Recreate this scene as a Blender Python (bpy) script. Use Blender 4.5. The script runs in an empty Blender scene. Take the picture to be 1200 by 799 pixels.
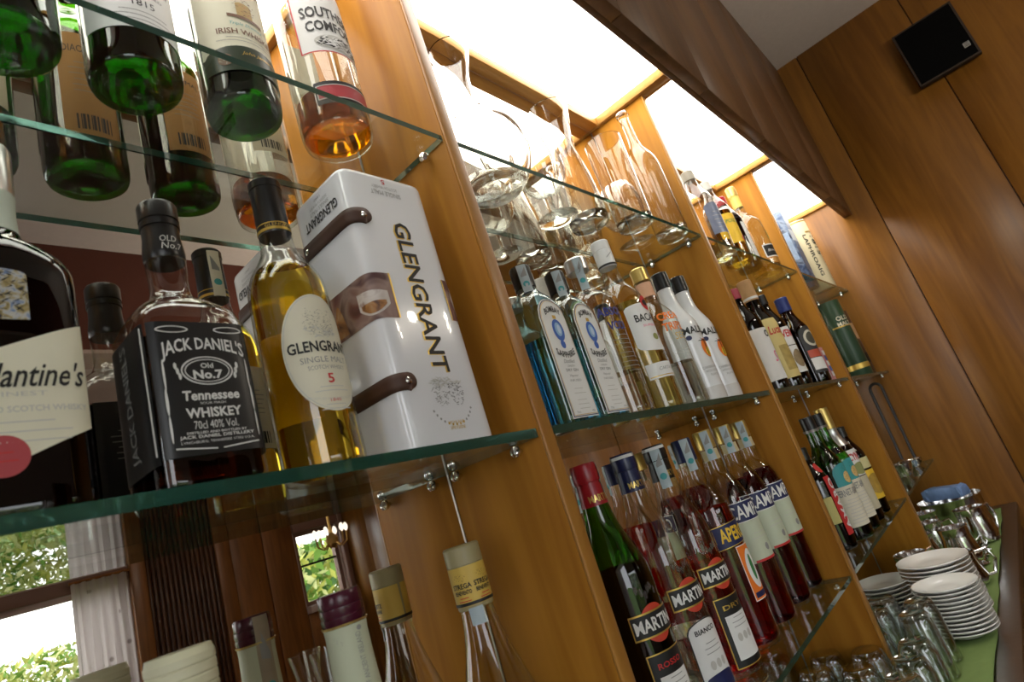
import bpy, bmesh, math, random
from mathutils import Vector, Matrix
random.seed(7)
sc = bpy.context.scene
col = sc.collection

# ------------------------------------------------------------------ camera
cam_d = bpy.data.cameras.new('camera')
cam = bpy.data.objects.new('camera', cam_d); col.objects.link(cam); sc.camera = cam
cam_d.sensor_width = 36.0
cam_d.lens = 20.8906
cam_d.clip_start = 0.01; cam_d.clip_end = 100
cam.matrix_world = Matrix(((0.6410988,-0.0123564,-0.7673589,-0.5239762),(-0.7069139,-0.3987587,-0.5841783,-0.5390554),(-0.2987727,0.9169727,-0.2643786,-0.0747984),(0,0,0,1)))
cam_d.dof.use_dof = True
cam_d.dof.focus_distance = 0.95
cam_d.dof.aperture_fstop = 10.0

# ------------------------------------------------------------------ world / exposure
world = bpy.data.worlds.new('World'); sc.world = world; world.use_nodes = True
wn = world.node_tree.nodes; wl = world.node_tree.links
bgn = wn['Background']
bgn.inputs[0].default_value = (0.93, 0.96, 1.0, 1); bgn.inputs[1].default_value = 4.5
sc.view_settings.view_transform = 'Standard'; sc.view_settings.look = 'None'
sc.view_settings.gamma = 1.0; sc.view_settings.use_curve_mapping = False
sc.view_settings.exposure = 0.0
sc.cycles.max_bounces = 20; sc.cycles.transmission_bounces = 20; sc.cycles.glossy_bounces = 10
sc.cycles.transparent_max_bounces = 64; sc.cycles.diffuse_bounces = 4
sc.cycles.sample_clamp_indirect = 6.0
PANEL_STRENGTH = 8.0     # backlit diffusers above the shelves

# ------------------------------------------------------------------ materials
MATS = {}
def nodes_of(name):
    m = bpy.data.materials.new(name); m.use_nodes = True
    nt = m.node_tree; nt.nodes.clear()
    out = nt.nodes.new('ShaderNodeOutputMaterial')
    return m, nt, out
def pm(name, c, rough=.5, metal=0., spec=.5, trans=0., ior=1.45, coat=0., var=0., emit=None):
    """plain principled material with a touch of procedural variation"""
    if name in MATS: return MATS[name]
    m, nt, out = nodes_of(name)
    p = nt.nodes.new('ShaderNodeBsdfPrincipled')
    nt.links.new(p.outputs[0], out.inputs[0])
    p.inputs['Base Color'].default_value = (*c, 1)
    p.inputs['Roughness'].default_value = rough; p.inputs['Metallic'].default_value = metal
    p.inputs['Specular IOR Level'].default_value = spec
    p.inputs['Transmission Weight'].default_value = trans; p.inputs['IOR'].default_value = ior
    p.inputs['Coat Weight'].default_value = coat
    if var:
        tc = nt.nodes.new('ShaderNodeTexCoord'); nz = nt.nodes.new('ShaderNodeTexNoise')
        nz.inputs['Scale'].default_value = 60; nz.inputs['Detail'].default_value = 4
        nt.links.new(tc.outputs['Object'], nz.inputs['Vector'])
        mx = nt.nodes.new('ShaderNodeMix'); mx.data_type = 'RGBA'
        mx.inputs[6].default_value = (*[v*(1-var) for v in c], 1); mx.inputs[7].default_value = (*[min(1, v*(1+var)) for v in c], 1)
        nt.links.new(nz.outputs[0], mx.inputs[0]); nt.links.new(mx.outputs[2], p.inputs['Base Color'])
    if emit:
        p.inputs['Emission Color'].default_value = (*emit[0], 1); p.inputs['Emission Strength'].default_value = emit[1]
    MATS[name] = m; return m
def wood(name, c1, c2, rough=.35, scale=1.0, axis=2, knots=True, bump=.05, coat=.15, spec=.4):
    if name in MATS: return MATS[name]
    m, nt, out = nodes_of(name); N = nt.nodes.new; L = nt.links.new
    p = N('ShaderNodeBsdfPrincipled'); L(p.outputs[0], out.inputs[0])
    tc = N('ShaderNodeTexCoord'); mp = N('ShaderNodeMapping'); L(tc.outputs['Object'], mp.inputs[0])
    s = [14*scale]*3; s[axis] = 1.1*scale; mp.inputs['Scale'].default_value = s
    oi = N('ShaderNodeObjectInfo'); mul = N('ShaderNodeMath'); mul.operation = 'MULTIPLY'; mul.inputs[1].default_value = 37.0
    L(oi.outputs['Random'], mul.inputs[0]); L(mul.outputs[0], mp.inputs['Location'])
    n1 = N('ShaderNodeTexNoise'); n1.inputs['Scale'].default_value = 2.2; n1.inputs['Detail'].default_value = 6; n1.inputs['Distortion'].default_value = .9
    L(mp.outputs[0], n1.inputs['Vector'])
    mp2 = N('ShaderNodeMapping'); s2 = [3.0]*3; s2[axis] = .9; mp2.inputs['Scale'].default_value = s2; L(tc.outputs['Object'], mp2.inputs[0]); L(mul.outputs[0], mp2.inputs['Location'])
    n2 = N('ShaderNodeTexNoise'); n2.inputs['Scale'].default_value = 1.6; n2.inputs['Detail'].default_value = 3; L(mp2.outputs[0], n2.inputs['Vector'])
    mixf = N('ShaderNodeMath'); mixf.operation = 'MULTIPLY_ADD'; mixf.inputs[1].default_value = .55; L(n1.outputs[0], mixf.inputs[0])
    m2 = N('ShaderNodeMath'); m2.operation = 'MULTIPLY'; m2.inputs[1].default_value = .5; L(n2.outputs[0], m2.inputs[0]); L(m2.outputs[0], mixf.inputs[2])
    rp = N('ShaderNodeValToRGB'); rp.color_ramp.elements[0].position = .38; rp.color_ramp.elements[1].position = .66
    rp.color_ramp.elements[0].color = (*c1, 1); rp.color_ramp.elements[1].color = (*c2, 1)
    L(mixf.outputs[0], rp.inputs[0]); L(rp.outputs[0], p.inputs['Base Color'])
    p.inputs['Roughness'].default_value = rough; p.inputs['Specular IOR Level'].default_value = spec; p.inputs['Coat Weight'].default_value = coat; p.inputs['Coat Roughness'].default_value = .22
    b = N('ShaderNodeBump'); b.inputs['Strength'].default_value = bump; b.inputs['Distance'].default_value = .004
    L(n1.outputs[0], b.inputs['Height']); L(b.outputs[0], p.inputs['Normal'])
    MATS[name] = m; return m
def thin(name, tint, edge=None, rough=.0, refl=.05, pw=4.0, bumpy=0., ep=3.0):
    """thin glass wall: tinted see-through plus Fresnel-like reflection, thicker (darker) towards its rim"""
    if name in MATS: return MATS[name]
    m, nt, out = nodes_of(name); N = nt.nodes.new; L = nt.links.new
    edge = edge or tuple(v*.6 for v in tint)
    lw = N('ShaderNodeLayerWeight'); lw.inputs[0].default_value = .5
    pw1 = N('ShaderNodeMath'); pw1.operation = 'POWER'; pw1.inputs[1].default_value = ep; L(lw.outputs['Facing'], pw1.inputs[0])
    mx = N('ShaderNodeMix'); mx.data_type = 'RGBA'; mx.inputs[6].default_value = (*tint, 1); mx.inputs[7].default_value = (*edge, 1); L(pw1.outputs[0], mx.inputs[0])
    tr = N('ShaderNodeBsdfTransparent'); L(mx.outputs[2], tr.inputs[0])
    gl = N('ShaderNodeBsdfGlossy'); gl.inputs['Roughness'].default_value = rough; gl.inputs[0].default_value = (.95, .95, .95, 1)
    pw2 = N('ShaderNodeMath'); pw2.operation = 'POWER'; pw2.inputs[1].default_value = pw; L(lw.outputs['Facing'], pw2.inputs[0])
    ma = N('ShaderNodeMath'); ma.operation = 'MULTIPLY_ADD'; ma.inputs[1].default_value = .85; ma.inputs[2].default_value = refl; L(pw2.outputs[0], ma.inputs[0])
    mi = N('ShaderNodeMixShader'); L(ma.outputs[0], mi.inputs[0]); L(tr.outputs[0], mi.inputs[1]); L(gl.outputs[0], mi.inputs[2])
    if bumpy:
        nz = N('ShaderNodeTexNoise'); nz.inputs['Scale'].default_value = 35; tc = N('ShaderNodeTexCoord'); L(tc.outputs['Object'], nz.inputs['Vector'])
        b = N('ShaderNodeBump'); b.inputs['Strength'].default_value = bumpy; b.inputs['Distance'].default_value = .002
        L(nz.outputs[0], b.inputs['Height']); L(b.outputs[0], gl.inputs['Normal'])
    L(mi.outputs[0], out.inputs[0]); MATS[name] = m; return m
def solidglass(name, c, ior=1.33, rough=0.):
    if name in MATS: return MATS[name]
    m, nt, out = nodes_of(name)
    g = nt.nodes.new('ShaderNodeBsdfGlass'); g.inputs['Color'].default_value = (*c, 1); g.inputs['IOR'].default_value = ior; g.inputs['Roughness'].default_value = rough
    nt.links.new(g.outputs[0], out.inputs[0]); MATS[name] = m; return m
def emis(name, c, s):
    if name in MATS: return MATS[name]
    m, nt, out = nodes_of(name); e = nt.nodes.new('ShaderNodeEmission'); e.inputs[0].default_value = (*c, 1); e.inputs[1].default_value = s
    nt.links.new(e.outputs[0], out.inputs[0]); MATS[name] = m; return m

W_HONEY = wood('honey_wood', (.25, .095, .012), (.42, .185, .024), rough=.45, coat=.0, spec=.08)
W_EDGE = wood('honey_wood_edge', (.30, .125, .022), (.48, .24, .05), rough=.35, coat=.06)
W_WALL = wood('varnished_wall_wood', (.17, .066, .010), (.28, .12, .018), rough=.34, coat=.06, bump=.02, spec=.3)
W_FASC = wood('fascia_wood', (.12, .06, .028), (.19, .095, .042), rough=.45, bump=.01, coat=.03, spec=.25)
W_DARK = wood('dark_wood', (.05, .018, .006), (.11, .04, .012), rough=.4)
W_FRAME = wood('light_frame_wood', (.40, .21, .055), (.55, .31, .09), rough=.4, axis=0, spec=.15, coat=0)
MIRROR = pm('mirror_silver', (.88, .845, .79), rough=0., metal=1.)
CHROME = pm('chrome', (.75, .74, .72), rough=.12, metal=1.)
STEEL = pm('brushed_steel', (.30, .28, .26), rough=.28, metal=1., var=.1)
DKMETAL = pm('dark_metal', (.03, .027, .025), rough=.4, metal=.6)
G_CLEAR = thin('clear_glass', (.97, .98, .965), (.55, .58, .53), refl=.06, bumpy=.06)
G_SHELF = thin('shelf_glass', (.93, .965, .945), (.75, .86, .8), refl=.05)
G_GREEN = thin('green_glass', (.16, .36, .035), (.01, .03, .003), refl=.06)
G_LGREEN = thin('mid_green_glass', (.2, .55, .12), (.03, .12, .02), refl=.06)
G_BROWN = thin('brown_glass', (.16, .055, .012), (.03, .01, .003), refl=.05)
G_BLUE = thin('pale_blue_glass', (.62, .86, .93), (.1, .33, .46), refl=.07)
G_DARK = thin('black_glass', (.03, .03, .015), (.004, .004, .003), refl=.06)
SHELF_EDGE = pm('shelf_edge_green', (.018, .085, .062), rough=.05, spec=1.0, trans=.35, ior=1.5)
L_WHISKY = solidglass('whisky_liquid', (.93, .60, .10))
L_MALT = solidglass('pale_malt_liquid', (.97, .80, .24))
L_DARKW = solidglass('dark_whisky_liquid', (.33, .1, .02))
L_CLEARQ = solidglass('clear_liquid', (.98, .98, .96))
L_BLUEQ = solidglass('blue_tinted_liquid', (.5, .82, .93))
L_RED = solidglass('bitter_red_liquid', (.6, .018, .02))
L_ORED = solidglass('orange_red_liquid', (.82, .07, .03))
L_DKRED = solidglass('dark_red_liquid', (.22, .02, .015))
L_GREENQ = solidglass('green_bottle_liquid', (.22, .5, .035))
L_YELL = solidglass('straw_liquid', (.95, .83, .45))
L_BLACK = solidglass('amaro_liquid', (.06, .022, .008))
CREAM = pm('cream_paper', (.74, .71, .55), rough=.7, var=.04)
WHITE = pm('white_paper', (.8, .8, .78), rough=.65, var=.03)
OFFW = pm('ivory_paper', (.7, .66, .52), rough=.7, var=.04)
BLACK = pm('black_print', (.012, .012, .012), rough=.5)
GREYP = pm('grey_print', (.28, .28, .27), rough=.6)
LGREY = pm('light_grey_print', (.55, .54, .5), rough=.6)
GOLD = pm('gold_print', (.62, .42, .09), rough=.35, metal=.6)
REDP = pm('red_print', (.55, .03, .03), rough=.5)
NAVY = pm('navy_print', (.015, .02, .09), rough=.45)
BLUEP = pm('blue_print', (.05, .14, .5), rough=.5)
LBLUE = pm('light_blue_print', (.3, .5, .72), rough=.5)
ORANGE = pm('orange_print', (.85, .2, .02), rough=.5)
YELLOW = pm('yellow_print', (.85, .55, .04), rough=.5)
TEAL = pm('teal_print', (.05, .32, .33), rough=.5)
GREENP = pm('green_print', (.05, .22, .07), rough=.5)
PINKP = pm('pink_print', (.8, .12, .25), rough=.5)
BROWNP = pm('brown_print', (.16, .07, .03), rough=.5)
STAMP = pm('tax_stamp_paper', (.42, .5, .53), rough=.6, var=.25)
CAPBLACK = pm('black_cap', (.012, .011, .01), rough=.3)
CAPWHITE = pm('white_cap', (.78, .78, .77), rough=.3)
CAPGOLD = pm('gold_cap', (.62, .45, .14), rough=.3, metal=.75)
CAPRED = pm('red_cap', (.33, .012, .02), rough=.3)
CAPNAVY = pm('navy_cap', (.012, .018, .07), rough=.3)
CAPSILV = pm('silver_cap', (.6, .6, .58), rough=.28, metal=.85)
CAPCREAM = pm('cream_cap', (.62, .6, .42), rough=.45)
CAPPURP = pm('plum_cap', (.06, .008, .02), rough=.25)
CORK = pm('cork', (.5, .3, .14), rough=.8, var=.2)
LEATHER = pm('brown_leather', (.06, .025, .014), rough=.55, var=.2)
TINW = pm('white_tin', (.74, .74, .76), rough=.2, coat=.4)
PORC = pm('white_porcelain', (.8, .8, .77), rough=.15, coat=.3)

# ------------------------------------------------------------------ object helpers
def mkobj(name, V, F, mats, parent=None, smooth=True, ang=35, mi=None, loc=None):
    me = bpy.data.meshes.new(name)
    me.from_pydata([tuple(v) for v in V], [], [tuple(f) for f in F])
    ms = mats if isinstance(mats, (list, tuple)) else [mats]
    for m in ms: me.materials.append(m)
    if mi: me.polygons.foreach_set('material_index', mi)
    me.update()
    bm = bmesh.new(); bm.from_mesh(me)
    bmesh.ops.recalc_face_normals(bm, faces=bm.faces); bm.to_mesh(me); bm.free()
    if smooth:
        me.polygons.foreach_set('use_smooth', [True]*len(me.polygons)); me.set_sharp_from_angle(angle=math.radians(ang))
    o = bpy.data.objects.new(name, me); col.objects.link(o)
    if parent: o.parent = parent
    if loc: o.location = loc
    return o
def tag(o, label=None, cat=None, group=None, kind=None):
    if label: o['label'] = label
    if cat: o['category'] = cat
    if group: o['group'] = group
    if kind: o['kind'] = kind
    return o
def thing(name, loc, label, cat, group=None, rz=0.):
    o = bpy.data.objects.new(name, None); col.objects.link(o); o.empty_display_size = .03
    o.location = loc; o.rotation_euler = (0, 0, rz); return tag(o, label, cat, group)
def dup(root, loc, label, rz=None):
    r = root.copy(); col.objects.link(r); r.location = loc; r['label'] = label
    if rz is not None: r.rotation_euler = (0, 0, rz)
    for ch in list(root.children):
        c = ch.copy(); col.objects.link(c); c.parent = r
        for g in list(ch.children):
            d = g.copy(); col.objects.link(d); d.parent = c
    return r
def box(a, b):
    x0, y0, z0 = a; x1, y1, z1 = b
    V = [(x0,y0,z0),(x1,y0,z0),(x1,y1,z0),(x0,y1,z0),(x0,y0,z1),(x1,y0,z1),(x1,y1,z1),(x0,y1,z1)]
    F = [(0,3,2,1),(4,5,6,7),(0,1,5,4),(1,2,6,5),(2,3,7,6),(3,0,4,7)]
    return V, F
def join(*parts):
    V, F = [], []
    for v, f in parts:
        n = len(V); V += list(v); F += [tuple(i+n for i in q) for q in f]
    return V, F
def bevbox(name, a, b, mat, parent=None, w=.003, seg=2):
    V, F = box(a, b); me = bpy.data.meshes.new(name); bm = bmesh.new()
    vs = [bm.verts.new(v) for v in V]
    for f in F: bm.faces.new([vs[i] for i in f])
    bmesh.ops.bevel(bm, geom=list(bm.edges), offset=w, segments=seg, affect='EDGES', profile=.5)
    bmesh.ops.recalc_face_normals(bm, faces=bm.faces); bm.to_mesh(me); bm.free(); me.materials.append(mat)
    me.polygons.foreach_set('use_smooth', [True]*len(me.polygons)); me.set_sharp_from_angle(angle=math.radians(50))
    o = bpy.data.objects.new(name, me); col.objects.link(o)
    if parent: o.parent = parent
    return o
def struct(name, a, b, mat, parent=None, smooth=False):
    o = mkobj(name, *box(a, b), mat, parent, smooth=smooth)
    if not parent: o['kind'] = 'structure'
    return o
def tube(path, r, seg=10, closed=False):
    P = [Vector(p) for p in path]; V, F = [], []; n = len(P)
    prev = None
    for i, p in enumerate(P):
        t = (P[(i+1) % n]-P[i-1]) if closed else (P[min(i+1, n-1)]-P[max(i-1, 0)])
        t.normalize()
        if prev is None:
            a = Vector((0, 0, 1)) if abs(t.z) < .9 else Vector((1, 0, 0)); u = t.cross(a).normalized()
        else:
            u = (prev - t*prev.dot(t)).normalized()
        prev = u; w = t.cross(u); rr = r[i] if isinstance(r, (list, tuple)) else r
        for k in range(seg):
            an = 2*math.pi*k/seg; V.append(p+u*math.cos(an)*rr+w*math.sin(an)*rr)
    m = n if closed else n-1
    for i in range(m):
        for k in range(seg):
            a = i*seg+k; b = i*seg+(k+1) % seg; c = ((i+1) % n)*seg+(k+1) % seg; d = ((i+1) % n)*seg+k
            F.append((a, b, c, d))
    if not closed:
        F.append(tuple(range(seg))[::-1]); F.append(tuple((n-1)*seg+k for k in range(seg)))
    return V, F
def sup(a, b, n, t):
    c, s = math.cos(t), math.sin(t); e = 2.0/n
    return a*math.copysign(abs(c)**e, c), b*math.copysign(abs(s)**e, s)
def norm_levels(prof):
    return [(p[0], p[1], p[1], 2.0) if len(p) == 2 else tuple(p) for p in prof]
def chaikin(prof, it=2):
    P = norm_levels(prof)
    for _ in range(it):
        Q = [P[0]]
        for p, q in zip(P[:-1], P[1:]):
            Q.append(tuple(.75*a+.25*b for a, b in zip(p, q))); Q.append(tuple(.25*a+.75*b for a, b in zip(p, q)))
        Q.append(P[-1]); P = Q
    return P
def loft(levels, seg=36, cap0=True, cap1=True):
    V, F = [], []; idx = []
    for (z, a, b, n) in levels:
        if a < 1e-5:
            idx.append([len(V)]*seg); V.append((0, 0, z)); continue
        row = []
        for k in range(seg):
            t = 2*math.pi*(k+.5)/seg; x, y = sup(a, b, n, t); row.append(len(V)); V.append((x, y, z))
        idx.append(row)
    for r0, r1 in zip(idx[:-1], idx[1:]):
        for k in range(seg):
            q = []
            for i in (r0[k], r0[(k+1) % seg], r1[(k+1) % seg], r1[k]):
                if i not in q: q.append(i)
            if len(q) > 2: F.append(tuple(q))
    if cap0 and levels[0][1] > 1e-5: F.append(tuple(idx[0][::-1]))
    if cap1 and levels[-1][1] > 1e-5: F.append(tuple(idx[-1]))
    return V, F
def moved(vf, loc):
    return [(v[0]+loc[0], v[1]+loc[1], v[2]+loc[2]) for v in vf[0]], vf[1]

class Surf:
    """outside of a lofted body; S(u, v) = point at arc length u from the front (-Y) and height v"""
    def __init__(s, levels):
        s.L = sorted(norm_levels(levels)); s.cache = {}
    def at(s, z):
        L = s.L
        if z <= L[0][0]: return L[0][1:]
        for p, q in zip(L[:-1], L[1:]):
            if z <= q[0]:
                f = (z-p[0])/max(1e-9, q[0]-p[0]); return tuple(p[i]+(q[i]-p[i])*f for i in (1, 2, 3))
        return L[-1][1:]
    def table(s, a, b, n):
        k = (round(a, 4), round(b, 4), round(n, 2))
        if k not in s.cache:
            N = 720; pts = [sup(a, b, n, -math.pi/2+2*math.pi*i/N) for i in range(N+1)]
            acc = [0.]
            for p, q in zip(pts[:-1], pts[1:]): acc.append(acc[-1]+math.hypot(q[0]-p[0], q[1]-p[1]))
            s.cache[k] = (pts, acc)
        return s.cache[k]
    def S(s, u, v, off=.0005, face=0.):
        a, b, n = s.at(v)
        if abs(n-2) < .01 and abs(a-b) < 1e-6:
            t = -math.pi/2+face+u/max(a, 1e-4); return (math.cos(t)*(a+off), math.sin(t)*(a+off), v)
        pts, acc = s.table(a, b, n); T = acc[-1]; d = (u+face/(2*math.pi)*T) % T
        lo, hi = 0, len(acc)-1
        while hi-lo > 1:
            m = (lo+hi)//2
            if acc[m] <= d: lo = m
            else: hi = m
        f = (d-acc[lo])/max(1e-9, acc[hi]-acc[lo]); p, q = pts[lo], pts[hi]
        x, y = p[0]+(q[0]-p[0])*f, p[1]+(q[1]-p[1])*f
        tx, ty = q[0]-p[0], q[1]-p[1]; l = math.hypot(tx, ty) or 1
        return (x+ty/l*off, y-tx/l*off, v)
def cols_rect(u0, u1, v0, v1): 
    n = max(2, int(abs(u1-u0)/.003)+1)
    return [(u0+(u1-u0)*i/n, v0, v1) for i in range(n+1)]
def cols_ell(cu, cv, ru, rv, n=24):
    r = []
    for i in range(n+1):
        t = math.pi*i/n; r.append((cu-ru*math.cos(t), cv-rv*math.sin(t), cv+rv*math.sin(t)))
    return r
def cols_arch(u0, u1, v0, v1, rise, n=20, low=0.):
    r = []
    for i in range(n+1):
        x = -1+2*i/n; k = math.sqrt(max(0, 1-x*x)); r.append((u0+(u1-u0)*i/n, v0-low*k, v1-rise+rise*k))
    return r
def cols_slant(u0, u1, a0, a1, b0, b1):
    n = max(2, int(abs(u1-u0)/.003)+1)
    return [(u0+(u1-u0)*i/n, a0+(a1-a0)*i/n, b0+(b1-b0)*i/n) for i in range(n+1)]
def inset(cols, d):
    u0, u1 = cols[0][0], cols[-1][0]; c = (u0+u1)/2; h = (u1-u0)/2; k = max(.1, (h-d)/h)
    return [(c+(u-c)*k, min((lo+hi)/2, lo+d), max((lo+hi)/2, hi-d)) for u, lo, hi in cols]
def patch(surf, cols, off, face=0., nv=None):
    hmax = max(h-l for _, l, h in cols); nv = nv or max(1, min(14, int(hmax/.006)))
    V, F = [], []
    for u, lo, hi in cols:
        for j in range(nv+1): V.append(surf.S(u, lo+(hi-lo)*j/nv, off, face))
    m = nv+1
    for i in range(len(cols)-1):
        for j in range(nv): F.append((i*m+j, (i+1)*m+j, (i+1)*m+j+1, i*m+j+1))
    return V, F
TXT = {}
def text_mesh(s, bold=0., shear=0.):
    k = (s, bold, shear)
    if k in TXT: return TXT[k]
    cu = bpy.data.curves.new('tmp', 'FONT'); cu.body = s; cu.size = 1.0; cu.offset = bold; cu.shear = shear
    cu.resolution_u = 2; cu.align_x = 'CENTER'; cu.fill_mode = 'FRONT'
    o = bpy.data.objects.new('tmp', cu); col.objects.link(o)
    dg = bpy.context.evaluated_depsgraph_get(); me = o.evaluated_get(dg).to_mesh()
    V = [(v.co.x, v.co.y) for v in me.vertices]; F = [tuple(p.vertices) for p in me.polygons]
    o.evaluated_get(dg).to_mesh_clear(); bpy.data.objects.remove(o); bpy.data.curves.remove(cu)
    xs = [v[0] for v in V]; ys = [v[1] for v in V]
    cx, cy = (min(xs)+max(xs))/2, (min(ys)+max(ys))/2; w, h = max(xs)-min(xs), max(ys)-min(ys)
    TXT[k] = ([((x-cx)/w, (y-cy)/h) for x, y in V], F); return TXT[k]
def text_patch(surf, s, cu, cv, w, h, off, face=0., bold=0., shear=0., arch=0., rot=0, fan=0.):
    V0, F0 = text_mesh(s, bold, shear)
    bm = bmesh.new(); vs = [bm.verts.new((x*w, y*h, 0)) for x, y in V0]
    for f in F0:
        try: bm.faces.new([vs[i] for i in f])
        except ValueError: pass
    step = .006; n = int(w/step)
    if n > 1:
        for i in range(1, n):
            g = bm.verts[:]+bm.edges[:]+bm.faces[:]
            bmesh.ops.bisect_plane(bm, geom=g, plane_co=(-w/2+w*i/n, 0, 0), plane_no=(1, 0, 0))
    bm.verts.ensure_lookup_table(); bm.verts.index_update()
    V = []
    for v in bm.verts:
        x, y = v.co.x, v.co.y
        if arch: y += arch*(1-(2*x/w)**2)
        if fan: y *= 1+fan*(2*x/w)**2
        if rot == 1: x, y = y, -x       # reads downwards
        elif rot == 2: x, y = -x, -y
        elif rot == 3: x, y = -y, x     # reads upwards
        V.append(surf.S(cu+x, cv+y, off, face))
    F = [tuple(v.index for v in f.verts) for f in bm.faces]
    bm.free(); return V, F
def ring_cols(surf, cols, width, off, face=0.):
    """outline band just inside a column shape"""
    inn = inset(cols, width); V, F = [], []
    o = [(u, hi) for u, lo, hi in cols]+[(u, lo) for u, lo, hi in reversed(cols)]
    i_ = [(u, hi) for u, lo, hi in inn]+[(u, lo) for u, lo, hi in reversed(inn)]
    for u, v in o: V.append(surf.S(u, v, off, face))
    for u, v in i_: V.append(surf.S(u, v, off, face))
    n = len(o)
    for k in range(n): F.append((k, (k+1) % n, n+(k+1) % n, n+k))
    return V, F
def lines_patch(surf, cu, cv, w, n, pitch, off, face=0., th=.0008, seed=1):
    """rows of print too small to read"""
    rnd = random.Random(seed); parts = []
    for i in range(n):
        ww = w*rnd.uniform(.6, 1.); parts.append(patch(surf, cols_rect(cu-ww/2, cu+ww/2, cv-i*pitch-th/2, cv-i*pitch+th/2), off, face, 1))
    return join(*parts)

class Bottle:
    def __init__(s, name, label, loc, prof, glass, cat='bottle', group=None, rz=0., liquid=None, fill=0., cap=None, capmat=None, sm=2, seg=36, wall=.0025, punt=.010):
        s.root = thing(name, loc, label, cat, group, rz)
        P = chaikin(prof, sm); z0, a, b, n = P[0]
        base = [(punt, 0, 0, 2), (punt*.9, a*.35, b*.35, 2), (punt*.35, a*.66, b*.66, n), (.0, a*.8, b*.8, n), (.0, a*.9, b*.9, n), (.0015, a*.965, b*.965, n)] if punt else [(z0, 0, 0, 2)]
        P = [(max(z, .004) if i == 0 else z, a_, b_, n_) for i, (z, a_, b_, n_) in enumerate(P)]
        s.levels = P; full = base+P
        s.glass = mkobj('glass_body', *loft(full, seg, False, False), glass, s.root, ang=50)
        if liquid:
            lv = [(punt+.003, 0, 0, 2), (punt+.0025, a*.35, b*.35, 2), (punt*.5+.002, a*.66, b*.66, n), (.006, a*.86, b*.86, n)]
            for z, a_, b_, n_ in P:
                if .008 < z < fill: lv.append((z, max(a_-wall, .003), max(b_-wall, .003), n_))
            f = s._lv(P, fill); lv.append((fill, max(f[0]-wall, .003), max(f[1]-wall, .003), f[2])); lv.append((fill+.0002, 0, 0, 2))
            s.liq = mkobj('liquid', *loft(lv, seg, False, False), liquid, s.root, ang=50)
        allL = list(P)
        s.capo = None
        if cap:
            C = norm_levels(cap); s.capo = mkobj('cap', *loft(C, 28), capmat, s.root, ang=30)
            z0c, z1c = C[0][0], C[-1][0]
            allL = [p for p in P if p[0] < z0c-.0005]+C
        s.surf = Surf(allL); s.body = Surf(P)
    @staticmethod
    def _lv(P, z):
        return Surf(P).at(z)
    def lab(s, name, cols, mat, off=.0006, face=0., label=None, parent=None, rim=None, rimw=.0012):
        o = mkobj(name, *patch(s.surf, cols, off, face), mat, parent or s.root, ang=60)
        if label: o['label'] = label
        if rim: mkobj('border', *ring_cols(s.surf, cols, rimw, off+.0003, face), rim, o if not parent else parent, ang=60)
        return o
    def txt(s, par, items, mat, name='lettering', off=.0011, face=0.):
        parts = []
        for it in items:
            t, cu, cv, w, h = it[:5]; kw = it[5] if len(it) > 5 else {}
            parts.append(text_patch(s.surf, t, cu, cv, w, h, off, face, **kw))
        return mkobj(name, *join(*parts), mat, par, smooth=False)
    def fine(s, par, cu, cv, w, n, pitch, mat=None, off=.0010, face=0., th=.0008, seed=1):
        return mkobj('fine_print', *lines_patch(s.surf, cu, cv, w, n, pitch, off, face, th, seed), mat or GREYP, par, smooth=False)
    def shape(s, par, name, cols, mat, off=.0010, face=0.):
        return mkobj(name, *patch(s.surf, cols, off, face), mat, par, ang=60)
    def stamp(s, z0, z1, w=.014, face=0., mat=None):
        o = s.lab('tax_strip', cols_rect(-w/2, w/2, z0, z1), mat or STAMP, .0009, face)
        s.shape(o, 'stamp_mark', cols_ell(0, z0+(z1-z0)*.3, w*.32, w*.32, 10), TEAL, .0012, face)
        s.shape(o, 'stamp_mark', cols_slant(-w*.3, w*.3, z0+(z1-z0)*.55, z0+(z1-z0)*.58, z0+(z1-z0)*.62, z0+(z1-z0)*.9), GREYP, .0012, face)
        return o

    def sketch(s, par, cu, cv, w, h, n, mats=None, seed=1, off=.0012, face=0., name='engraving'):
        """engraving of many short strokes inside an oval"""
        rnd = random.Random(seed); parts = []
        while len(parts) < n:
            x, y = rnd.uniform(-1, 1), rnd.uniform(-1, 1)
            if x*x+y*y > 1: continue
            l = w*rnd.uniform(.05, .16); sl = rnd.uniform(-.9, .9)*l; t = w*rnd.uniform(.008, .022)
            u, v = cu+x*w*.46, cv+y*h*.46
            parts.append(patch(s.surf, [(u-l/2, v-sl/2-t*.2, v-sl/2+t*.2), (u, v-t, v+t), (u+l/2, v+sl/2-t*.2, v+sl/2+t*.2)], off, face, 1))
        return mkobj(name, *join(*parts), mats or GREYP, par, smooth=False)
def blotch(name, cols_, scale=40, rough=.45):
    """printed picture: soft patches of a few colours"""
    if name in MATS: return MATS[name]
    m, nt, out = nodes_of(name); N = nt.nodes.new; L = nt.links.new
    p = N('ShaderNodeBsdfPrincipled'); p.inputs['Roughness'].default_value = rough; L(p.outputs[0], out.inputs[0])
    tc = N('ShaderNodeTexCoord'); nz = N('ShaderNodeTexNoise'); nz.inputs['Scale'].default_value = scale; nz.inputs['Detail'].default_value = 2; nz.inputs['Distortion'].default_value = 1.2
    L(tc.outputs['Object'], nz.inputs['Vector']); rp = N('ShaderNodeValToRGB'); L(nz.outputs[0], rp.inputs[0])
    e = rp.color_ramp.elements; e[0].position = .3; e[1].position = .7; e[0].color = (*cols_[0], 1); e[1].color = (*cols_[-1], 1)
    for i, c in enumerate(cols_[1:-1]):
        q = e.new(.3+.4*(i+1)/(len(cols_)-1)); q.color = (*c, 1)
    L(rp.outputs[0], p.inputs['Base Color']); MATS[name] = m; return m

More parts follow.
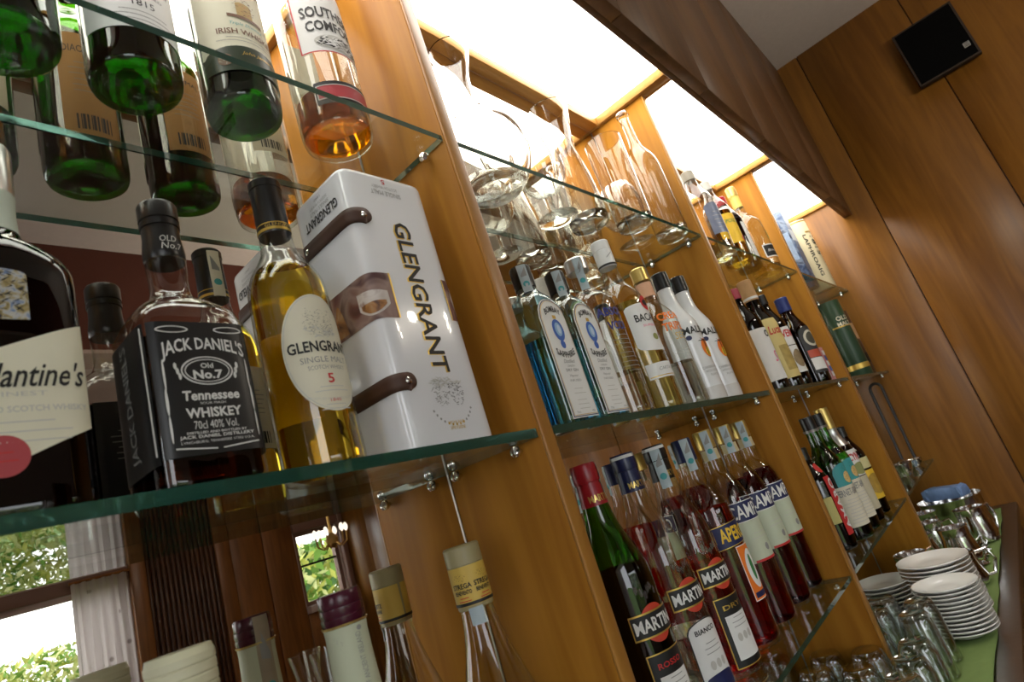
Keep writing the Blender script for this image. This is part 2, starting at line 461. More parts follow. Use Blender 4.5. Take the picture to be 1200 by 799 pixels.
# ------------------------------------------------------------------ the setting
X0, X1, X2, X3, X4 = -.8, 0., .8, 1.6, 2.3987
TH = .02; DF = -.156; SF = -.1505
ZT, ZM, ZB, ZC = .377, 0., -.3815, -.60
CEIL = 1.457; FLOOR = -1.5; ZL = .762
PLASTER = pm('ceiling_plaster', (.80, .76, .73), rough=.85, var=.06)
PINKW = pm('pale_pink_plaster', (.55, .44, .40), rough=.8, var=.05)
REDW = pm('dark_red_paint', (.12, .035, .022), rough=.6, var=.08)
FLOORM = wood('floor_wood', (.05, .016, .008), (.10, .034, .018), rough=.35, axis=0)
struct('floor', (-3.7, -4.2, FLOOR-.05), (2.6, .2, FLOOR), FLOORM)
struct('ceiling', (-3.7, -4.2, CEIL), (2.6, .2, CEIL+.08), PLASTER)
struct('wall_back', (-3.7, .012, FLOOR), (2.6, .15, CEIL), W_DARK)
# end wall of tall varnished boards with dark joints
wr = struct('wall_right', (X4+.012, -4.1, FLOOR), (X4+.15, .012, CEIL), W_DARK)
edges = [.012, -.3855, -.7953, -1.205, -1.615, -2.025, -2.435, -2.845, -3.255, -3.665, -4.09]
for a, b in zip(edges[:-1], edges[1:]):
    bevbox('wood_panel', (X4, b+.002, FLOOR), (X4+.012, a-.002, CEIL), W_WALL, wr, w=.0015, seg=1)
# front boards of the canopy, up to the ceiling
t1 = struct('trim_1', (X0-.4, -.272, .70), (X4, -.262, CEIL), W_DARK)
xs = [-1.19, -.79, -.395, .0, .3934, .7858, 1.2014, 1.60, 2.0, X4]
for a, b in zip(xs[:-1], xs[1:]):
    bevbox('fascia_board', (a+.0012, -.2958, .670), (b-.0012, -.2715, CEIL), W_FASC, t1, w=.001, seg=1)
bevbox('bottom_batten', (X0-.4, -.2725, .670), (X4, -.2600, .700), W_FASC, t1, w=.001, seg=1)
struct('trim_2', (X0-.4, -.262, .82), (X4, 0.012, .84), W_DARK)        # canopy top over the light boxes

# wooden uprights
names = ['wooden upright closing the left end of the shelves', 'broad honey wood upright beside the white whisky tin',
         'honey wood upright between the gin shelf and the third bay', 'honey wood upright right of the black amaro bottles, nearest the end wall']
for xk, lb in zip((X0, X1, X2, X3), names):
    t = thing('wooden_upright', (xk, 0, ZC), lb, 'upright', 'honey wood uprights of the bar shelving')
    bevbox('board', (-TH, DF+.004, 0), (-.0, -.0005, ZL-ZC), W_HONEY, t, w=.0008, seg=1)
    bevbox('front_edging', (-TH, DF, 0), (0, DF+.0042, ZL-ZC), W_EDGE, t, w=.0015, seg=2)
# mirrors and light boxes bay by bay
bays = [(X0, X1-TH), (X1, X2-TH), (X2, X3-TH), (X3, X4)]
mlab = ['mirror behind the whisky bottles', 'mirror behind the gin and the glass carafes', 'mirror behind the amaro bottles of the third bay', 'mirror behind the gift tubes next to the end wall']
llab = ['bright backlit panel over the whisky bottles', 'large bright backlit panel over the glass carafes', 'bright backlit panel over the third bay', 'smallest bright backlit panel next to the end wall']
DIFF = emis('lit_diffuser', (1.0, .945, .865), PANEL_STRENGTH)
for (a, b), lm, ll in zip(bays, mlab, llab):
    t = thing('mirror', (a, 0, ZC), lm, 'mirror', 'wall mirrors behind the shelves')
    mkobj('mirror_glass', *box((0.0, 0.0, 0), (b-a, .006, ZL-ZC)), MIRROR, t, smooth=False)
    mkobj('edge_strip', *box((b-a-.0017, -.0015, 0), (b-a-.0003, .0, ZL-ZC)), pm('dull_strip', (.35, .32, .28), .35, .8), t, smooth=False)
    t = thing('light_panel', (a, 0, ZL), ll, 'light panel', 'backlit panels above the shelves')
    w = b-a; zz = .024
    mkobj('diffuser', *box((0, -.26, zz), (w, 0, zz+.003)), DIFF, t, smooth=False)
    bevbox('frame_bar', (w-.012, -.26, 0), (w+(.0 if b == X4 else TH), 0, zz-.0005), W_FRAME, t, w=.001, seg=1)
    bevbox('frame_bar', (0, -.26, 0), (.010, 0, zz-.0005), W_FRAME, t, w=.001, seg=1)
    bevbox('frame_bar', (.0102, -.030, 0), (w-.0122, 0.0, zz-.0005), W_FRAME, t, w=.001, seg=1)
# glass shelves
bayname = ['whisky bay', 'gin bay', 'third bay', 'end bay']
lvname = {'t': 'top', 'm': 'middle', 'b': 'bottom'}
def shelf_label(i, k):
    return {'0t': 'glass shelf under the green whisky bottles, seen from below', '0m': 'thick glass shelf carrying the white whisky tin', '0b': 'lower glass shelf under the yellow banded liqueur bottle',
            '1t': 'glass shelf carrying the glass carafes and goblets', '1m': 'glass shelf carrying the gin and white rum bottles', '1b': 'glass shelf carrying the vermouth and red bitter bottles',
            '2t': 'upper glass shelf of the third bay carrying liqueurs', '2m': 'middle glass shelf of the third bay with amaro bottles', '2b': 'lower glass shelf of the third bay with green bitters',
            '3t': 'upper glass shelf of the end bay carrying the cream tube', '3m': 'glass shelf of the end bay carrying dark green tubes', '3b': 'lowest glass shelf of the end bay holding metal strainers'}['%d%s' % (i, k)]
for i, (a, b) in enumerate(bays):
    for k, z, th in (('t', ZT, .008), ('m', ZM, .010), ('b', ZB, .008)):
        t = thing('glass_shelf', (a, 0, z), shelf_label(i, k), 'shelf', 'glass shelves')
        w = b-a; V, F = box((.0015, SF, -th), (w-.0015, -.001, -.0002))
        o = mkobj('pane', V, F, [G_SHELF, SHELF_EDGE], t, smooth=False, mi=[0, 0, 1, 1, 1, 1])
        for sx in (1, 0):
            for yy in (-.121, -.022):
                xx = w-.0006 if sx else .0006; d = -1 if sx else 1
                s1 = mkobj('support_stud', *moved(loft([(0, .0, .0, 2), (.0008, .004, .004, 2), (.004, .0066, .0066, 2), (.008, .0066, .0066, 2), (.012, .004, .004, 2), (.0128, .0, .0, 2)], 16, False, False), (0, 0, 0)), CHROME, t)
                s1.location = (xx+d*.009, yy, -th-.0130)
                mkobj('pin', *tube([(0, 0, .0064), (-d*.0088, 0, .0064)], .0028, 8), CHROME, s1)

# counter under the shelves
ct = thing('counter', (0, 0, FLOOR), 'stainless steel back counter under the shelves', 'counter')
bevbox('worktop', (X0-.4, -.335, ZC-FLOOR-.03), (X4-.0005, -.0005, ZC-FLOOR-.0005), STEEL, ct, w=.004)
bevbox('cabinet_front', (X0-.4, -.315, 0.001), (X4-.0005, -.29, ZC-FLOOR-.031), W_DARK, ct)

# ------------------------------------------------------------------ the room across, seen in the mirrors
def wallpieces(y0, y1, x0, x1, z0, z1, holes):
    xs_ = sorted({x0, x1, *[h[0] for h in holes], *[h[1] for h in holes]}); parts = []
    for a, b in zip(xs_[:-1], xs_[1:]):
        cuts = sorted([(h[2], h[3]) for h in holes if h[0] <= a and h[1] >= b]); z = z0
        for c, d in cuts:
            if c > z: parts.append(box((a, y0, z), (b, y1, c)))
            z = d
        if z < z1: parts.append(box((a, y0, z), (b, y1, z1)))
    return join(*parts)
FW = -4.0
holes = [(-1.35, .80, -1.0, .26), (1.965, 2.34, -.27, .285)]
wf = tag(mkobj('wall_front', *wallpieces(FW-.12, FW, -1.6, X4, FLOOR, CEIL, holes), PINKW, smooth=False), kind='structure')
HON2 = wood('door_wood', (.16, .06, .014), (.30, .12, .03), rough=.4)
PINKF = pm('pinkish_brown_frame', (.22, .12, .09), rough=.5)
for (a, b, m, z1, d) in [(.83, .92, HON2, .9, .05), (1.36, 1.46, HON2, .9, .045), (1.465, 1.70, HON2, .9, .03), (1.705, 1.945, HON2, .9, .03), (2.345, 2.39, PINKF, .9, .05)]:
    bevbox('wood_panel', (a, FW+.001, FLOOR+.001), (b, FW+d, z1), m, wf, w=.006)
for k in range(14):
    a = .925+k*.031
    bevbox('ribbed_slat', (a, FW+.001, FLOOR+.001), (a+.026, FW+.025, .9), W_DARK, wf, w=.006, seg=1)
bevbox('lintel', (-1.4, FW+.001, .262), (.82, FW+.04, .34), PINKF, wf, w=.005)
bevbox('lintel', (1.95, FW+.001, .286), (2.36, FW+.04, .40), PINKF, wf, w=.005)
bevbox('sill', (1.95, FW+.001, -.32), (2.36, FW+.08, -.272), PINKW, wf, w=.005)
bevbox('wood_panel', (1.95, FW+.001, FLOOR+.001), (2.34, FW+.03, -.322), HON2, wf, w=.005)
for n, (x0, x1, z0, z1), m in (('window_1', holes[0], PINKW), ('window_2', holes[1], PINKF)):
    w = tag(mkobj(n, *join(box((x0, FW-.07, z0), (x0+.03, FW-.02, z1)), box((x1-.03, FW-.07, z0), (x1, FW-.02, z1)), box((x0+.03, FW-.07, z1-.03), (x1-.03, FW-.02, z1)), box((x0+.03, FW-.07, z0), (x1-.03, FW-.02, z0+.03))), m, smooth=False), kind='structure')
    mkobj('pane', *box((x0+.03, FW-.048, z0+.03), (x1-.03, FW-.044, z1-.03)), thin('window_glass', (.97, .98, .98), (.8, .85, .85), refl=.04), w, smooth=False)
    if n == 'window_2': mkobj('glazing_bar', *box((x0+.03, FW-.06, .02), (x1-.03, FW-.03, .035)), DKMETAL, w, smooth=False)
# lace curtain over the right part of the large window
CURT, nt_, out_ = nodes_of('lace_curtain'); CURT_T = nt_.nodes.new('ShaderNodeBsdfTranslucent'); CURT_D = nt_.nodes.new('ShaderNodeBsdfDiffuse'); CURT_M = nt_.nodes.new('ShaderNodeMixShader')
CURT_N = nt_.nodes.new('ShaderNodeTexVoronoi'); CURT_N.inputs['Scale'].default_value = 9; CURT_R = nt_.nodes.new('ShaderNodeValToRGB'); CURT_R.color_ramp.elements[0].color = (.3, .25, .24, 1); CURT_R.color_ramp.elements[1].color = (.62, .55, .55, 1); CURT_R.color_ramp.elements[0].position = .08; CURT_R.color_ramp.elements[1].position = .16
CURT_C = nt_.nodes.new('ShaderNodeTexCoord'); nt_.links.new(CURT_C.outputs['Object'], CURT_N.inputs['Vector']); nt_.links.new(CURT_N.outputs['Distance'], CURT_R.inputs[0])
nt_.links.new(CURT_R.outputs[0], CURT_T.inputs[0]); nt_.links.new(CURT_R.outputs[0], CURT_D.inputs[0]); nt_.links.new(CURT_T.outputs[0], CURT_M.inputs[1]); nt_.links.new(CURT_D.outputs[0], CURT_M.inputs[2]); nt_.links.new(CURT_M.outputs[0], out_.inputs[0]); CURT_M.inputs[0].default_value = .5
cu_ = thing('curtain', (.655, FW+.09, -1.05), 'pale lilac lace curtain beside the bright window', 'curtain')
CV, CF = [], []
for i in range(41):
    xx = -.145+.29*i/40
    for j in range(9): CV.append((xx, .012*math.sin(i*.9)+.004*math.sin(i*2.3+j*.5), 1.36*j/8))
for i in range(40):
    for j in range(8): CF.append((i*9+j, (i+1)*9+j, (i+1)*9+j+1, i*9+j+1))
mkobj('fabric', CV, CF, CURT, cu_, ang=80)
mkobj('rod', *tube([(-.155, 0, 1.365), (.155, 0, 1.365)], .009, 8), HON2, cu_)
# painted beam across the room
bm_ = struct('trim_3', (-3.7, -2.16, 1.0), (X4, -2.0, CEIL), REDW)
mkobj('soffit_board', *box((-3.7, -2.165, .985), (X4, -1.995, 1.0)), PINKW, bm_, smooth=False)
# left wall with its window
holesl = [(-1.45, -.55, -.35, .95)]
V, F = wallpieces(-.12, 0, -4.2, 0.15, FLOOR, CEIL, holesl)
wlf = tag(mkobj('wall_left', [(-3.7+v[1], v[0], v[2]) for v in V], F, PINKW, smooth=False), kind='structure')
# garden outside
struct('ground', (-9, -12, FLOOR-.3), (12, -4.13, FLOOR-.2), pm('lawn', (.12, .2, .05), rough=.9, var=.3))
def leafy(name, label, c, half, n, mats, seed, size=.05):
    rnd = random.Random(seed); t = thing(name, (c[0], c[1], FLOOR-.2), label, 'hedge')
    V, F, mi = [], [], []
    for i in range(n):
        p = Vector((rnd.uniform(-1, 1)*half[0], rnd.uniform(-1, 1)*half[1], rnd.uniform(0, 2)*half[2]))
        s = size*rnd.uniform(.6, 1.3); d1 = Vector((rnd.gauss(0, 1), rnd.gauss(0, 1), rnd.gauss(0, 1))).normalized(); d2 = d1.orthogonal().normalized()
        k = len(V); V += [p-d1*s, p+d2*s*.4, p+d1*s, p-d2*s*.4]; F.append((k, k+1, k+2, k+3)); mi.append(rnd.randrange(len(mats)))
    o = mkobj('foliage', V, F, mats, t, smooth=False, mi=mi); o['kind'] = 'stuff'
    for k in range(4):
        x = (-.75+.5*k)*half[0]; mkobj('stem', *tube([(x, 0, 0), (x+.05, 0, half[2]*1.2)], .02, 6), BROWNP, t)
LEAF = [pm('leaf_yellow', (.45, .48, .1), .6), pm('leaf_green', (.16, .32, .05), .6), pm('leaf_dark', (.05, .14, .03), .6), pm('leaf_overexposed', (.62, .66, .3), .6)]  # last one paled to stand in for overexposed daylight on the hedge
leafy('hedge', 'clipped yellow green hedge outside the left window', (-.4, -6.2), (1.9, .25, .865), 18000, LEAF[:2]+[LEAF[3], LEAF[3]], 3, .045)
leafy('garden_shrub', 'loose green garden shrub outside the narrow window', (3.6, -6.4), (1.3, .5, 1.0), 7000, LEAF, 5, .09)
# chandeliers
BRASS = pm('brass', (.55, .36, .12), .3, .9)
def chandelier(loc, label, rad, watt, mname, bs):
    ch = thing('chandelier', loc, label, 'chandelier', 'brass chandeliers')
    mkobj('stem', *tube([(0, 0, 0), (0, 0, CEIL-loc[2]-.001)], .008, 8), BRASS, ch)
    mkobj('hub', *loft([(-.02, .004, .004, 2), (0, .03, .03, 2), (.03, .035, .035, 2), (.06, .01, .01, 2)], 14), BRASS, ch)
    for k in range(6):
        an = k*math.pi/3+.3; c, s = math.cos(an)*rad, math.sin(an)*rad
        mkobj('arm', *tube([(c*.14, s*.14, .02), (c*.6, s*.6, -.02), (c*.93, s*.93, .0), (c, s, .05)], .005, 6), BRASS, ch)
        mkobj('lamp_bulb', *moved(loft([(.05, .006*bs, .006*bs, 2), (.05+.02*bs, .02*bs, .02*bs, 2), (.05+.045*bs, .022*bs, .022*bs, 2), (.05+.07*bs, .012*bs, .012*bs, 2), (.05+.078*bs, .001, .001, 2)], 10), (c, s, 0)), emis(mname, (1, .90, .75), watt), ch)
chandelier((1.36, -2.5, .06), 'small lit brass chandelier hanging before the narrow window', .085, 1.6, 'warm_bulb', .6)
chandelier((1.25, -1.55, .72), 'added unseen brass chandelier lighting the ceiling and end wall', .22, 95, 'added_fill_bulb', 1.)  # added out of frame to brighten the ceiling and end wall

# ------------------------------------------------------------------ loudspeaker on the end wall
sp = thing('loudspeaker', (X4, -.81, 1.0), 'flat black square loudspeaker mounted high on the end wall', 'loudspeaker')
SPK = pm('speaker_case', (.05, .035, .026), .6, spec=.2); GRL = pm('speaker_grille', (.003, .003, .003), .9, spec=.08)
def spk(y0, y1, z0, z1): return (y0, y1, z0, z1)
SD = .052; y0, y1, z0, z1 = -.112, .098, .0, .252
bevbox('back_box', (-SD*.5, y0+.012, z0+.012), (-.0004, y1-.012, z1-.012), SPK, sp, w=.003)
fw = .007
mkobj('front_frame', *join(box((-SD, y0, z0), (-SD*.5, y0+fw, z1)), box((-SD, y1-fw, z0), (-SD*.5, y1, z1)), box((-SD, y0+fw, z0), (-SD*.5, y1-fw, z0+fw)), box((-SD, y0+fw, z1-fw), (-SD*.5, y1-fw, z1))), SPK, sp, smooth=False)
g = mkobj('grille', *box((-SD-.002, y0+fw+.0004, z0+fw+.0004), (-SD*.5-.0005, y1-fw-.0004, z1-fw-.0004)), GRL, sp, smooth=False)
bd = mkobj('badge', *box((-SD-.0045, y0+.016, z0+.046), (-SD-.0021, y0+.036, z0+.066)), pm('badge_silver', (.55, .55, .53), .3, .6), sp, smooth=False)
mkobj('badge_lettering', *join(*[box((-SD-.0052, y0+.018, z0+.0485+k*.0062), (-SD-.0046, y0+.034, z0+.0515+k*.0062)) for k in range(3)]), BLACK, bd, smooth=False)

# ------------------------------------------------------------------ whisky bay, top shelf
B_ = dict(bold=.02)
WARM_LIT = pm('warm_lit_paper', (.42, .23, .075), .7, var=.06)  # back labels: the wood's orange light put into the paper colour
def back_label(b, z0, z1, w, face=math.pi, txt=None, mat=None):
    o = b.lab('back_label', cols_rect(-w/2, w/2, z0, z1), mat or OFFW, .0007, face)
    h = z1-z0
    b.fine(o, 0, z0+h*.70, w*.7, 6, h*.055, face=face)
    bars = [patch(b.surf, cols_rect(-w*.3+i*w*.055, -w*.3+i*w*.055+w*(.018+.014*(i % 3)), z0+h*.06, z0+h*.2), .0011, face, 1) for i in range(11)]
    mkobj('barcode', *join(*bars), BLACK, o, smooth=False)
    if txt: b.txt(o, [(txt, 0, z0+h*.84, w*.8, h*.07)], BLACK, face=face)
    return o
def green_bottle(name, label, x, y, h=.30, r=.0375, glass=G_GREEN, fill=.2, liquid=L_GREENQ):
    return Bottle(name, label, (x, y, ZT), [(.005, r*.975), (.012, r), (.03, r), (.17, r), (.185, r*.97), (.205, r*.72), (.222, r*.42), (.24, .0145), (.275, .0135), (.276, .0135)],
                  glass, group='bottles on the whisky shelves', liquid=liquid, fill=fill, cap=[(.262, .0148), (.264, .0152), (h-.003, .0152), (h, .0135)], capmat=CAPBLACK)
b = green_bottle('whisky_bottle', 'plain green bottle at the far left edge of the top shelf', -.425, -.08)
back_label(b, .05, .15, .06)
b = green_bottle('whisky_bottle', 'dark green whisky bottle with white label dated 1815', -.331, -.076, r=.0385, fill=.17)
l = b.lab('label', cols_rect(-.052, .052, .034, .15), WHITE)
b.txt(l, [('1815', .0, .064, .018, .0075), ('LAPHROAIG', 0, .118, .075, .012, B_), ('SINGLE ISLAY MALT', 0, .10, .06, .005), ('SCOTCH WHISKY', 0, .09, .055, .005), ('ESTABLISHED', 0, .076, .035, .003)], BLACK)
b.fine(l, 0, .054, .06, 3, .005)
back_label(b, .03, .165, .052, txt='LAPHROAIG', mat=WARM_LIT)
b = green_bottle('whisky_bottle', 'green whiskey bottle with cream label and golden crest', -.232, -.078, r=.0375, fill=.17)
l = b.lab('label', cols_arch(-.052, .052, .052, .165, .0), CREAM)
b.txt(l, [('IRISH WHISKEY', .0, .080, .062, .007, B_)], BROWNP)
b.txt(l, [('JAMESON', 0, .146, .075, .014, B_)], BROWNP)
b.txt(l, [('Triple Distilled', .0, .090, .034, .005, dict(shear=.3))], TEAL)
b.fine(l, 0, .072, .07, 2, .004, th=.0006)
b.shape(l, 'crest_shield', cols_arch(-.008, .008, .103, .121, .003, low=.003), pm('crest_ochre', (.5, .34, .12), .6)); b.sketch(l, 0, .116, .026, .028, 40, BROWNP, 4); b.sketch(l, 0, .112, .014, .018, 14, REDP, 5, .0014)
b.shape(l, 'crest_ribbon', cols_slant(-.018, .018, .099, .097, .103, .101), BROWNP, .0012)
l2 = b.lab('lower_sash', cols_arch(-.050, .050, .030, .061, .012), pm('dark_green_foil', (.02, .035, .015), .35), .0013)
b.shape(l2, 'seal', cols_ell(-.028, .043, .007, .007), pm('seal_bronze', (.2, .11, .06), .5), .0017); b.sketch(l2, -.028, .043, .012, .012, 24, OFFW, 9, .0020); b.txt(l2, [('John Jameson', .006, .051, .036, .005, dict(shear=.3))], GOLD, off=.0018)
back_label(b, .045, .165, .05, txt='JAMESON', mat=WARM_LIT)
# clear liqueur whisky bottle
r = .041
b = Bottle('liqueur_bottle', 'clear bottle with red edged white label and low amber liquid', (-.125, -.086, ZT), [(.006, r*.97), (.014, r), (.03, r), (.19, r), (.205, r*.97), (.225, r*.7), (.245, .019), (.275, .0165), (.277, .0165)], G_CLEAR,
           group='bottles on the whisky shelves', liquid=L_WHISKY, fill=.050, cap=[(.268, .018), (.27, .0185), (.30, .0185), (.303, .017)], capmat=CAPBLACK)
cl = cols_arch(-.046, .046, .095, .20, .012); l = b.lab('label', cl, WHITE, rim=REDP, rimw=.0016)
b.txt(l, [('SOUTHERN', 0, .1515, .074, .0165, dict(bold=.025, arch=.004)), ('COMFORT', 0, .131, .068, .0155, dict(bold=.025, arch=.004))], BLACK)
b.shape(l, 'engraving', cols_ell(.004, .1105, .032, .0115), LGREY)
b.sketch(l, .004, .1105, .060, .021, 90, BLACK, 2); b.sketch(l, .004, .1105, .060, .021, 60, WHITE, 3, .0015)
b.lab('black_ribbon', cols_rect(-.042, .042, .024, .054), BLACK, .0004)
l = b.lab('red_banner', cols_slant(-.040, .040, .030, .030, .049, .049), pm('banner_red', (.45, .05, .06), .5), rim=LGREY, rimw=.0012)
back_label(b, .08, .18, .05)

# ------------------------------------------------------------------ whisky bay, middle shelf
b = Bottle('whisky_bottle', 'brown whisky bottle with slanted cream label and red seal', (-.443, -.078, ZM), [(.003, .041, .029, 4), (.01, .043, .031, 4), (.03, .043, .031, 4), (.16, .043, .031, 4), (.176, .041, .029, 3.5), (.19, .030, .024, 2.6), (.198, .018, .018, 2), (.21, .0155, .0155, 2), (.25, .0145, .0145, 2)],
           G_BROWN, group='bottles on the whisky shelves', liquid=L_DARKW, fill=.17, cap=[(.235, .0158), (.237, .0162), (.272, .0162), (.275, .015)], capmat=CAPSILV)
l = b.lab('label', cols_slant(-.042, .042, .018, .056, .093, .128), CREAM)
b.txt(l, [("Ballantine's", .0065, .091, .064, .0165, dict(shear=.4, bold=.012))], BLACK); b.txt(l, [('FINEST', .004, .0785, .026, .003), ('BLENDED SCOTCH WHISKY', .006, .069, .064, .0040, dict(bold=.02))], LGREY)
b.fine(l, 0, .061, .06, 3, .006, LGREY)
b.shape(l, 'red_seal', cols_ell(-.006, .041, .0125, .0125), pm('seal_red', (.42, .06, .07), .5)); b.fine(l, -.006, .043, .014, 2, .005, REDP, .0014)
e = b.lab('shield_emblem', cols_arch(-.020, .012, .128, .164, .004), blotch('crest_print', [(.02, .02, .03), (.35, .27, .1), (.5, .5, .48), (.12, .2, .4)], 160))
b.sketch(e, -.004, .146, .034, .038, 60, BLACK, 8)
s_ = b.lab('neck_label', cols_rect(-.034, .034, .203, .235), pm('pale_neck_paper', (.5, .56, .48), .6))

b = Bottle('whiskey_bottle', 'square whiskey bottle with black label and white lettering', (-.332, -.076, ZM), [(.003, .0365, .0365, 6), (.008, .038, .038, 7), (.02, .038, .038, 7), (.128, .038, .038, 7), (.137, .0375, .0375, 6), (.146, .034, .034, 4), (.155, .026, .026, 3), (.161, .018, .018, 2.2), (.168, .0145, .0145, 2), (.180, .0142, .0142, 2), (.192, .0152, .0152, 2), (.203, .0152, .0152, 2), (.215, .0135, .0135, 2)],
           G_CLEAR, group='bottles on the whisky shelves', liquid=L_DARKW, fill=.12, sm=2, cap=[(.198, .0148), (.200, .0156), (.206, .0158), (.220, .0142), (.229, .0140), (.2295, .0150), (.233, .0152), (.2335, .0142), (.236, .0142), (.2365, .0152), (.250, .0152), (.2525, .014)], capmat=CAPBLACK, seg=56)
bl = pm('black_label', (.012, .012, .012), .35)
l = b.lab('label', cols_rect(-.0352, .0352, .026, .128), bl)
WL = pm('white_lettering', (.68, .68, .66), .5)
b.txt(l, [("JACK DANIEL'S", .001, .103, .059, .0125, dict(bold=.02, arch=.006, fan=.25))], WL)
b.txt(l, [('Old', .001, .0925, .009, .004, B_), ('No.7', .001, .0855, .021, .007, dict(bold=.035)), ('Tennessee', .001, .0695, .040, .0075, dict(bold=.03, shear=.1)), ('SOUR MASH', .001, .0635, .018, .0018),
          ('WHISKEY', .001, .0565, .039, .0075, dict(bold=.03)), ('70cl 40% Vol.', .001, .0475, .031, .006), ('DISTILLED AND BOTTLED BY', .001, .0420, .042, .0017, B_), ('JACK DANIEL DISTILLERY', .001, .0388, .052, .003, B_), ('LYNCHBURG, TENNESSEE 37352 U.S.A.', .001, .0352, .051, .002)], WL)
for ru, rv, wd in ((.0185, .0112, .0009), (.0160, .0090, .0006)):
    mkobj('oval_outline', *ring_cols(b.surf, cols_ell(.001, .0885, ru, rv, 28), wd, .0011), WL, l)
for sx in (-1, 1):
    for k in range(3):
        b.shape(l, 'flourish', cols_ell(.001+sx*(.0195+.0012*k), .0885+(-1+k)*.004, .0011, .0026, 8), WL)
    for (u, v, ru, rv) in ((.0295, .086, .0007, .012), (.030, .066, .0009, .010), (.0300, .046, .0007, .010)):
        b.shape(l, 'border_scroll', cols_ell(.001+sx*u, v, ru, rv, 10), WL)
    b.shape(l, 'border_scroll', cols_slant(.001+sx*.002, .001+sx*.029, .0290, .0315, .0300, .0325), WL)
    mkobj('border_scroll', *ring_cols(b.surf, cols_ell(.001+sx*.020, .1215, .011, .0028, 14), .0007, .0011), WL, l)
for sx, nm in ((-1, 'side_label'), (1, 'side_label')):
    l = b.lab(nm, cols_rect(sx*.0715-.034, sx*.0715+.034, .024, .128), bl)
    b.txt(l, [("JACK DANIEL'S", sx*.0715, .078, .09, .016, dict(rot=3, bold=.01))], GREYP)
    b.shape(l, 'side_stripe', cols_rect(sx*.040-.0008, sx*.040+.0008, .03, .125), LGREY)
back_label(b, .03, .12, .06, mat=bl)
b.txt(b.capo, [('OLD', -.001, .214, .012, .006, dict(shear=.2)), ('No.7', .001, .207, .016, .006, dict(shear=.2))], LGREY, off=.0006)

r = .0365
b = Bottle('whisky_bottle', 'slim whisky bottle of pale gold malt with oval label', (-.225, -.072, ZM), [(.004, r*.96), (.012, r), (.03, r), (.165, r), (.185, r*.98), (.200, r*.84), (.213, r*.62), (.224, .0165), (.245, .0150), (.285, .0140)],
           G_CLEAR, group='bottles on the whisky shelves', liquid=L_MALT, fill=.205, cap=[(.243, .0152), (.245, .0158), (.295, .0150), (.2955, .0158), (.303, .0158), (.305, .0145)], capmat=CAPBLACK)
l = b.lab('label', cols_ell(.0, .107, .036, .056, 30), OFFW); mkobj('border', *ring_cols(b.surf, cols_ell(0, .107, .0345, .0545, 30), .0006, .0010), LGREY, l)
b.txt(l, [('GLENGRANT', 0, .1115, .063, .0105, dict(bold=.025))], BLACK)
b.txt(l, [('SINGLE MALT', 0, .099, .046, .0055), ('SCOTCH WHISKY', 0, .0915, .036, .0038)], GREYP)
b.txt(l, [('5', 0, .081, .006, .009, B_), ('1840', 0, .061, .010, .003)], REDP)
b.fine(l, 0, .0735, .035, 2, .0038, LGREY); b.fine(l, 0, .057, .03, 2, .004, LGREY)
for u, w_ in ((-.009, .012), (.002, .012), (.011, .012)): b.sketch(l, u, .135, w_, .030, 70, pm('ink_grey', (.13, .13, .12), .6), int(u*1000)+20)
b.sketch(l, 0, .126, .036, .012, 40, LGREY, 6)
b.txt(l, [('RARE DISTILLED AND MATURED IN SCOTLAND', 0, .066, .05, .0022, dict(arch=-.004))], LGREY)
b.txt(b.capo, [('GLENGRANT', 0, .2495, .032, .0035)], GOLD, off=.0007)
b.shape(b.capo, 'gold_ring', cols_rect(-.047, .047, .2445, .2475), GOLD, .0004); b.shape(b.capo, 'gold_ring', cols_rect(-.047, .047, .2518, .2528), GOLD, .0004)
b.stamp(.243, .30, .013, math.pi, OFFW); back_label(b, .06, .15, .05)

# white gift tin with leather straps
tn = thing('whisky_tin', (-.1165, -.080, ZM), 'white upright whisky tin with two brown leather straps', 'tin box')
A, Bd, H = .0565, .0500, .306
tl = [(.0, A-.003, Bd-.003, 9), (.002, A-.0005, Bd-.0005, 9), (.005, A, Bd, 9), (.30, A, Bd, 9), (.304, A-.001, Bd-.001, 9), (H, A-.004, Bd-.004, 9)]
body = mkobj('tin_body', *loft(tl, 96), TINW, tn, ang=50); ts = Surf(tl)
def tp(name, cols, mat, off=.0005, par=None): return mkobj(name, *patch(ts, cols, off), mat, par or body, ang=60)
def tt(items, mat, par=None, off=.0008): return mkobj('lettering', *join(*[text_patch(ts, *i[:5], off, **(i[5] if len(i) > 5 else {})) for i in items]), mat, par or body, smooth=False)
tt([('GLENGRANT', .003, .160, .172, .0225, dict(rot=1, bold=.03))], GOLD, off=.0006)
tt([('GLENGRANT', .0045, .1605, .172, .0215, dict(rot=1, bold=.018))], BLACK)
tt([('SINGLE MALT', -.004, .2815, .040, .0058, dict(rot=2)), ('SCOTCH WHISKY', -.004, .2890, .034, .0038, dict(rot=2))], GREYP)
tt([('5', -.004, .2965, .005, .006, dict(rot=2, bold=.02))], REDP)
uL = -.1035   # middle of the left side
tt([('GLENGRANT', uL+.006, .272, .062, .011, dict(rot=2, bold=.02))], BLACK); tt([('SINGLE MALT', uL+.006, .282, .036, .004, dict(rot=2)), ('SCOTCH WHISKY', uL+.006, .288, .034, .003, dict(rot=2)), ('1840', uL+.006, .294, .012, .003, dict(rot=2))], GREYP)
PIC = blotch('photo_brown', [(.05, .02, .018), (.16, .06, .05), (.30, .20, .17), (.08, .03, .03)], 22); PIC2 = blotch('photo_amber', [(.10, .04, .02), (.36, .16, .05), (.45, .30, .16)], 45); PIC3 = blotch('photo_pale', [(.5, .42, .38), (.62, .56, .52), (.30, .2, .17)], 50)
p = tp('picture_band', cols_rect(-.120, -.0300, .133, .182), PIC)
